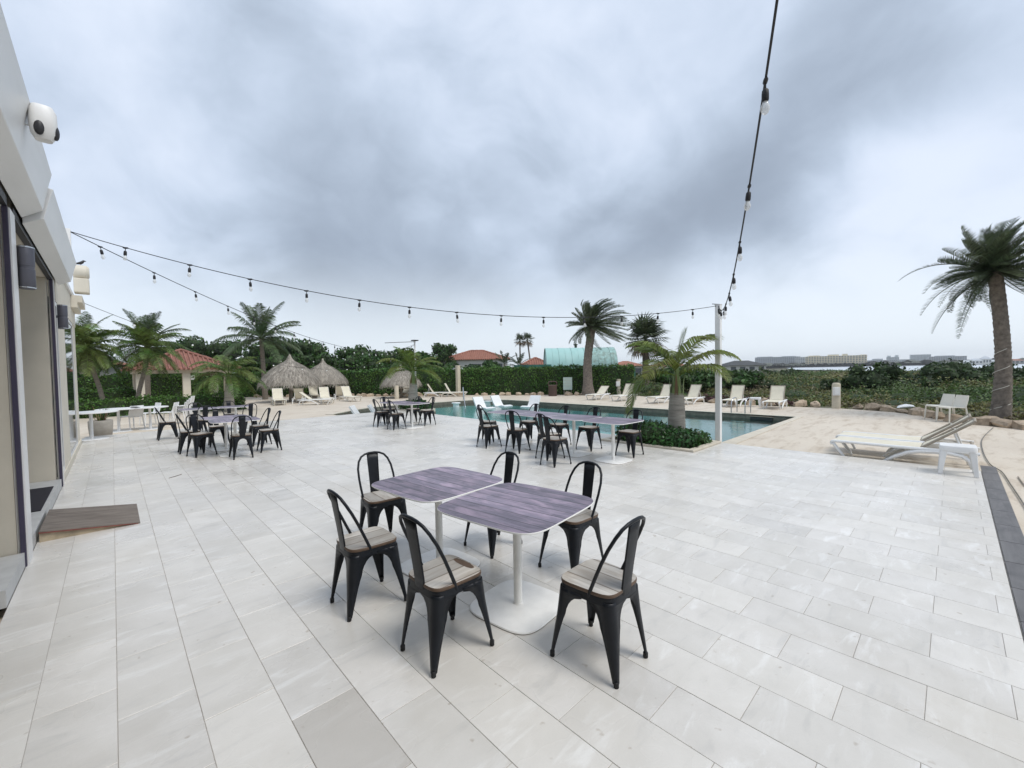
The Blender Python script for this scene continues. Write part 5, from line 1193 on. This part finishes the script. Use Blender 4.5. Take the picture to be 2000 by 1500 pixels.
# gazebo with clay tile roof
gz = thing('gazebo', 'open gazebo with cream columns and a hipped red clay tile roof', 'gazebo', (3.2,34.5,-.15))
cols = [(-2.05,-2.4),(.05,-2.4),(2.15,-2.4),(-2.05,2.4),(2.15,2.4)]
for x,y in cols:
    c = MB().box(x-.19,y-.19,0,x+.19,y+.19,2.02).build('column', M['wall2'], gz, bevel=.02)
MB().box(-2.35,-2.65,2.02,2.4,-2.2,2.22).box(-2.35,2.2,2.02,2.4,2.65,2.22).box(-2.35,-2.199,2.02,-1.9,2.199,2.22).box(1.95,-2.199,2.02,2.4,2.199,2.22).build('beam', M['wall2'], gz)
def hip_roof(parent, x0,y0,x1,y1,z0,z1,rl,mt,name='roof', ribs=True, along='y', rib=.11):
    cx, cyy = (x0+x1)/2,(y0+y1)/2
    if along == 'y': r0, r1 = (cx,cyy-rl/2,z1),(cx,cyy+rl/2,z1)
    else: r0, r1 = (cx-rl/2,cyy,z1),(cx+rl/2,cyy,z1)
    A_, B_, C_, D_ = (x0,y0,z0),(x1,y0,z0),(x1,y1,z0),(x0,y1,z0)
    if along == 'y': faces = [(A_,B_,r0,r0),(B_,C_,r1,r0),(C_,D_,r1,r1),(D_,A_,r0,r1)]
    else: faces = [(A_,B_,r1,r0),(B_,C_,r1,r1),(C_,D_,r0,r1),(D_,A_,r0,r0)]
    mb = MB()
    for a,b,c,d in faces:
        vs = [a,b,c] if c == d else [a,b,c,d]; mb.add(vs,[tuple(range(len(vs)))])
    mb.add([A_,B_,C_,D_],[(3,2,1,0)]); rf = mb.build(name, mt, parent)
    if ribs:
        mb = MB()
        for a,b,c,d in faces:
            a,b,c,d = map(Vector,(a,b,c,d)); n_ = max(2,int((b-a).length/(rib*2)))
            for i in range(n_+1):
                u = i/n_; p = a.lerp(b,u)
                # slope line straight up the face until it meets the hip or the ridge
                e = (b-a).normalized(); tl = (d-a).dot(e); tr = (b-c).dot(e); s_ = (b-a).length*u; up = (d-a)-e*tl
                k = 1.0
                if tl > 1e-6: k = min(k, s_/tl)
                if tr > 1e-6: k = min(k, ((b-a).length-s_)/tr)
                if k < .05: continue
                q = p+up*k; nseg = max(2,int((q-p).length/.33)); nrm = Vector((0,0,rib*.25))
                mb.tube([p+(q-p)*(j/nseg)+nrm for j in range(nseg+1)], [rib*(.62 if j % 2 else .52) for j in range(nseg+1)], 6, cap=True)
        stuff(mb.build('roof_tiles', mt, rf, True))
        mb = MB()
        for p, q in ((A_,r0),(B_,r0 if along == 'y' else r1),(C_,r1),(D_,r1 if along == 'y' else r0),(r0,r1)):
            p, q = Vector(p), Vector(q)
            if (q-p).length < .1: continue
            n_ = max(2,int((q-p).length/.32)); mb.tube([p.lerp(q,j/n_)+Vector((0,0,.06)) for j in range(n_+1)],[rib*(.95 if j % 2 else .75) for j in range(n_+1)],8)
        mb.build('ridge_cap', mt, rf, True)
    return rf
hip_roof(gz,-2.75,-3.0,2.8,3.0,2.22,3.45,.9,M['rooftile'])
t = thing('wall_lantern', 'small white lantern on the middle gazebo column', 'lantern', (3.55,32.05,1.45)); MB().box(-.1,-.1,0,.1,.1,.28).build('glass_box', M['frost'], t); MB().lathe([(.15,.28),(.05,.36)],8).build('lantern_top', M['black'], t)
# houses
def house(name, label, c, rz, w, d, h, roof_h, wallm, roofm, wins=3, over=.4, ribs=False, group='far houses'):
    t = thing(name, label, 'house', c, rz, group); MB().box(-w/2,-d/2,0,w/2,d/2,h).build('wall', wallm, t)
    hip_roof(t,-w/2-over,-d/2-over,w/2+over,d/2+over,h,h+roof_h,max(.3,w-d),roofm,ribs=ribs,along='x',rib=.16)
    for i in range(wins):
        x = -w/2+w*(i+.5)/wins; ww = w/wins*.28
        wn = MB().box(x-ww,-d/2-.04,h*.35,x+ww,-d/2-.005,h*.82).build('window', M['darkwin'], t); MB().box(x-ww-.08,-d/2-.06,h*.30,x+ww+.08,-d/2-.002,h*.35).build('sill', wallm, wn)
    return t
RZ = -YAW
house('red_roofed_house','broad house with orange-red roof above the hedge, left of centre',(41.5,51.5,-.2),RZ,9.5,7.5,3.55,1.45,M['whitehouse'],M['roofred'],3,ribs=True)
house('red_roofed_house','low brown-red roofed wing left of the broad house',(37.4,54.0,-.2),RZ,7.5,4,3.5,.6,M['whitehouse'],M['roofred'],2)
house('red_roofed_house','small red roof behind the low palms',(44.5,41.8,-.2),RZ,3.6,3.6,2.55,1.0,M['whitehouse'],M['roofred'],1,ribs=True)
house('red_roofed_house','far red roof right of the teal hut',(71.5,43.5,-.2),RZ,6,5,2.3,1.0,M['whitehouse'],M['roofred'],2)
house('red_roofed_house','far red roof glimpsed through the bottle palm',(77.2,37.8,-.2),RZ,5,5,2.2,1.1,M['wall2'],M['roofred'],2)
house('white_house','small white house behind the bottle palm crown',(80.8,34.2,-.2),RZ,3.6,3,1.7,.5,M['whitehouse'],M['darkroof'],2)
house('dark_roofed_house','white house with dark hipped roof in the scrub, right of the white post',(163.5,52.5,-.6),RZ,13,8,2.6,1.75,M['whitehouse'],M['darkroof'],4,.7)
house('white_house','white house with a pale wall at the left behind the young palms',(-1.8,52,-.2),RZ*.5,4.5,4,3.0,1.1,M['whitehouse'],M['roofred'],2)
# teal half-round hut
t = thing('teal_hut', 'teal sheet metal half-round hut with rust at its right end', 'hut', (44.3,33.8,-.2), RZ); Lh = 4.45; rad = 2.75; zc = 2.0
def arch(x0,x1,r,n=18): 
    vs = []
    for x in (x0,x1):
        for i in range(n+1): a = PI*i/n; vs.append((x,-r*math.cos(a),zc+r*.98*math.sin(a)))
    return MB().add(vs+[(x0,-r,0),(x1,-r,0),(x0,r,0),(x1,r,0)],[(i,i+1,n+2+i,n+1+i) for i in range(n)]+[(2*n+2,0,n+1,2*n+3),(n,2*n+4,2*n+5,2*n+1)])
nseg = 11
for i in range(nseg):
    a, b = -Lh+2*Lh*i/nseg, -Lh+2*Lh*(i+1)/nseg; mb = arch(a,b-.02,rad-(.03 if i % 2 else 0)); mb.build('roof_panel', M['tealrust' if i > 6 else 'teal'], t, True, ang=60)
for s, nm in ((-1,'end_wall'),(1,'end_wall')):
    n_ = 18; x = s*(Lh-.12); vs = [(x,-(rad-.05)*math.cos(PI*i/n_),zc+(rad-.05)*.98*math.sin(PI*i/n_)) for i in range(n_+1)]+[(x,rad-.05,0),(x,-rad+.05,0)]
    MB().add(vs,[tuple(range(n_+3))]).build(nm, M['black' if s > 0 else 'teal'], t)
MB().lathe([(.16,0),(.16,.35),(.3,.36),(.3,.42),(.05,.5)],12,(-.4,0,zc+rad-.05)).build('vent_cap', M['darkroof'], t, True)
t = thing('shipping_container', 'dark green corrugated container left of the teal hut', 'container', (36.6,34.9,-.2), RZ); MB().box(-2.2,-1.1,0,2.2,1.1,2.5).build('box', M['greenfence'], t)
me = MB().box(-.08,-.05,.1,.08,0,2.4).mesh('corrugation'); me.materials.append(M['greenfence'])
for i in range(13): obj('corrugation', me, None, t, (-2.0+i*.333,-1.102,0))
t = thing('green_fence', 'dark green screen fence running right below the teal hut', 'fence', (44.5,31.0,-.2), RZ)
for i in range(4): MB().box(-4+i*2.2,-.05,0,-4+i*2.2+2.14,.05,2.0).build('fence_panel', M['greenfence'], t)
# hotels on the far shore
def hotel(label, c, w, d, h, floors, bays, wallm, rz=RZ-.6, extra=()):
    t = thing('hotel', label, 'hotel', c, rz, 'hotels on the far shore'); MB().box(-w/2,-d/2,0,w/2,d/2,h).build('wall', wallm, t)
    mb = MB(); fh = h/floors; bw = w/bays
    for f in range(floors):
        for b_ in range(bays):
            x = -w/2+bw*b_; mb.box(x+bw*.22,-d/2-.25,f*fh+fh*.25,x+bw*.80,-d/2-.02,f*fh+fh*.80)
    stuff(mb.build('windows', M['hotelwin'], t))
    mb = MB()
    for f in range(1,floors+1): mb.box(-w/2-.3,-d/2-1.2,f*fh-.5,w/2+.3,-d/2-.26,f*fh-.1)
    stuff(mb.build('balconies', wallm, t))
    for x0,x1,dh in extra: MB().box(w*x0,-d/2+.5,h,w*x1,d/2-.5,h+dh).build('roof_block', wallm, t)
    return t
hotel('long grey hotel at the left end of the skyline',(1262,318,-.5),100,20,25,7,24,M['hotelgrey'],extra=((-.45,-.1,1.5),(.1,.4,1.5)))
hotel('smaller whitish hotel between the grey and the cream one',(1258,254,-.5),46,18,22,6,12,M['hotelwhite'],extra=((-.3,.1,1.2),))
hotel('large cream hotel, the warmest coloured on the skyline',(1000,156,-1),92,18,19.5,6,22,M['hotelcream'],extra=((-.45,-.25,1.5),(-.12,.06,2.5),(.12,.2,3.2),(.40,.49,1.0)))
hotel('low pale hotel right of the cream one',(1582,152,-.5),88,18,13,3,20,M['hotelgrey'],extra=((-.1,.15,4),))
hotel('pale double tower far off on the skyline',(2019,150,-.5),32,18,26,8,8,M['hotelblue'],extra=((-.45,-.2,5),(.2,.45,6)))
hotel('tall pale blue tower block on the skyline',(2085,82,-.5),52,20,33,10,14,M['hotelblue'])
hotel('lower pale block left of the blue tower',(2050,118,-.5),40,18,17,5,10,M['hotelblue'])
hotel('grey block hotel farthest right on the skyline',(1583,13,-.5),70,20,19,6,16,M['hotelgrey'],extra=((-.3,.2,2),))
for i,(x,y,w,h) in enumerate(((884,-12,12,6),(893,-21,14,8),(903,-31,11,11),(911,-39,14,6),(922,-49,12,5.5),(934,-60,16,6.5),(948,-74,14,6))):
    house('shore_house', ['pale house at the left foot of the shore hill','white house second on the shore hill','tallest house on top of the shore hill','pale house right of the hilltop house','red roofed shore house just left of the leaning palm','red roofed shore house behind the leaning palm trunk','red roofed shore house at the right picture edge'][i],(x,y,-1.5),RZ-.7,w,9,h*.7,h*.35,M['whitehouse'],M['roofred' if i > 3 else 'hotelgrey'],4,.5,False,'houses on the far shore hill')
# far shore woodland: one mass
vs = []; fs = []; k = 0
def wood(p0, p1, h, n_=90, depth=40):
    global k
    p0, p1 = Vector(p0), Vector(p1); d = (p1-p0).normalized(); nn = Vector((-d.y,d.x))
    for r_ in range(3):
        for i in range(n_+1):
            p = p0.lerp(p1,i/n_)+nn*(r_*depth/2); hh = h*(0 if r_ == 0 else 1)*random.uniform(.6,1.25); vs.append((p.x,p.y,-2.3+hh))
    for r_ in range(2):
        for i in range(n_): a = k+r_*(n_+1)+i; fs.append((a,a+1,a+n_+2,a+n_+1))
    k += 3*(n_+1)
wood((985,-400),(960,60),5.5); wood((960,60),(900,215),6.0); wood((900,215),(560,220),4.5); wood((1150,-300),(1200,420),9.0); wood((1200,420),(900,700),10.0)
stuff(MB().add(vs, fs).build('far_shore_woodland', M['farwood'], smooth=True))['label'] = 'dark band of woodland along the far lake shore'
spots = []
for i in range(260):
    a = random.uniform(.22,.95); d_ = random.uniform(60,230); x, y = d_*math.cos(a), d_*math.sin(a)
    spots.append((x,y,ground_z(x,y)-.2,random.uniform(1.2,3.4),random.uniform(.8,1.9)))
scatter('distant_bushes', spots, 110, .15, 'mangrove')['label'] = 'far belt of bushes behind the hedge and the houses'

# ------------------------------------------------------------------ the air between here and the far shore
hz_mat = bpy.data.materials.new('haze'); hz_mat.use_nodes = True; hn = hz_mat.node_tree; hn.nodes.clear()
ho = hn.nodes.new('ShaderNodeOutputMaterial'); pv = hn.nodes.new('ShaderNodeVolumePrincipled'); pv.inputs['Color'].default_value = (.95,.97,1,1); pv.inputs['Density'].default_value = .0002
hn.links.new(pv.outputs[0], ho.inputs['Volume'])
stuff(MB().box(-900,-1300,-4.5,2400,1700,48).build('haze', hz_mat))['label'] = 'thin pale haze over the lake and the far shore'
cy.volume_bounces = 0
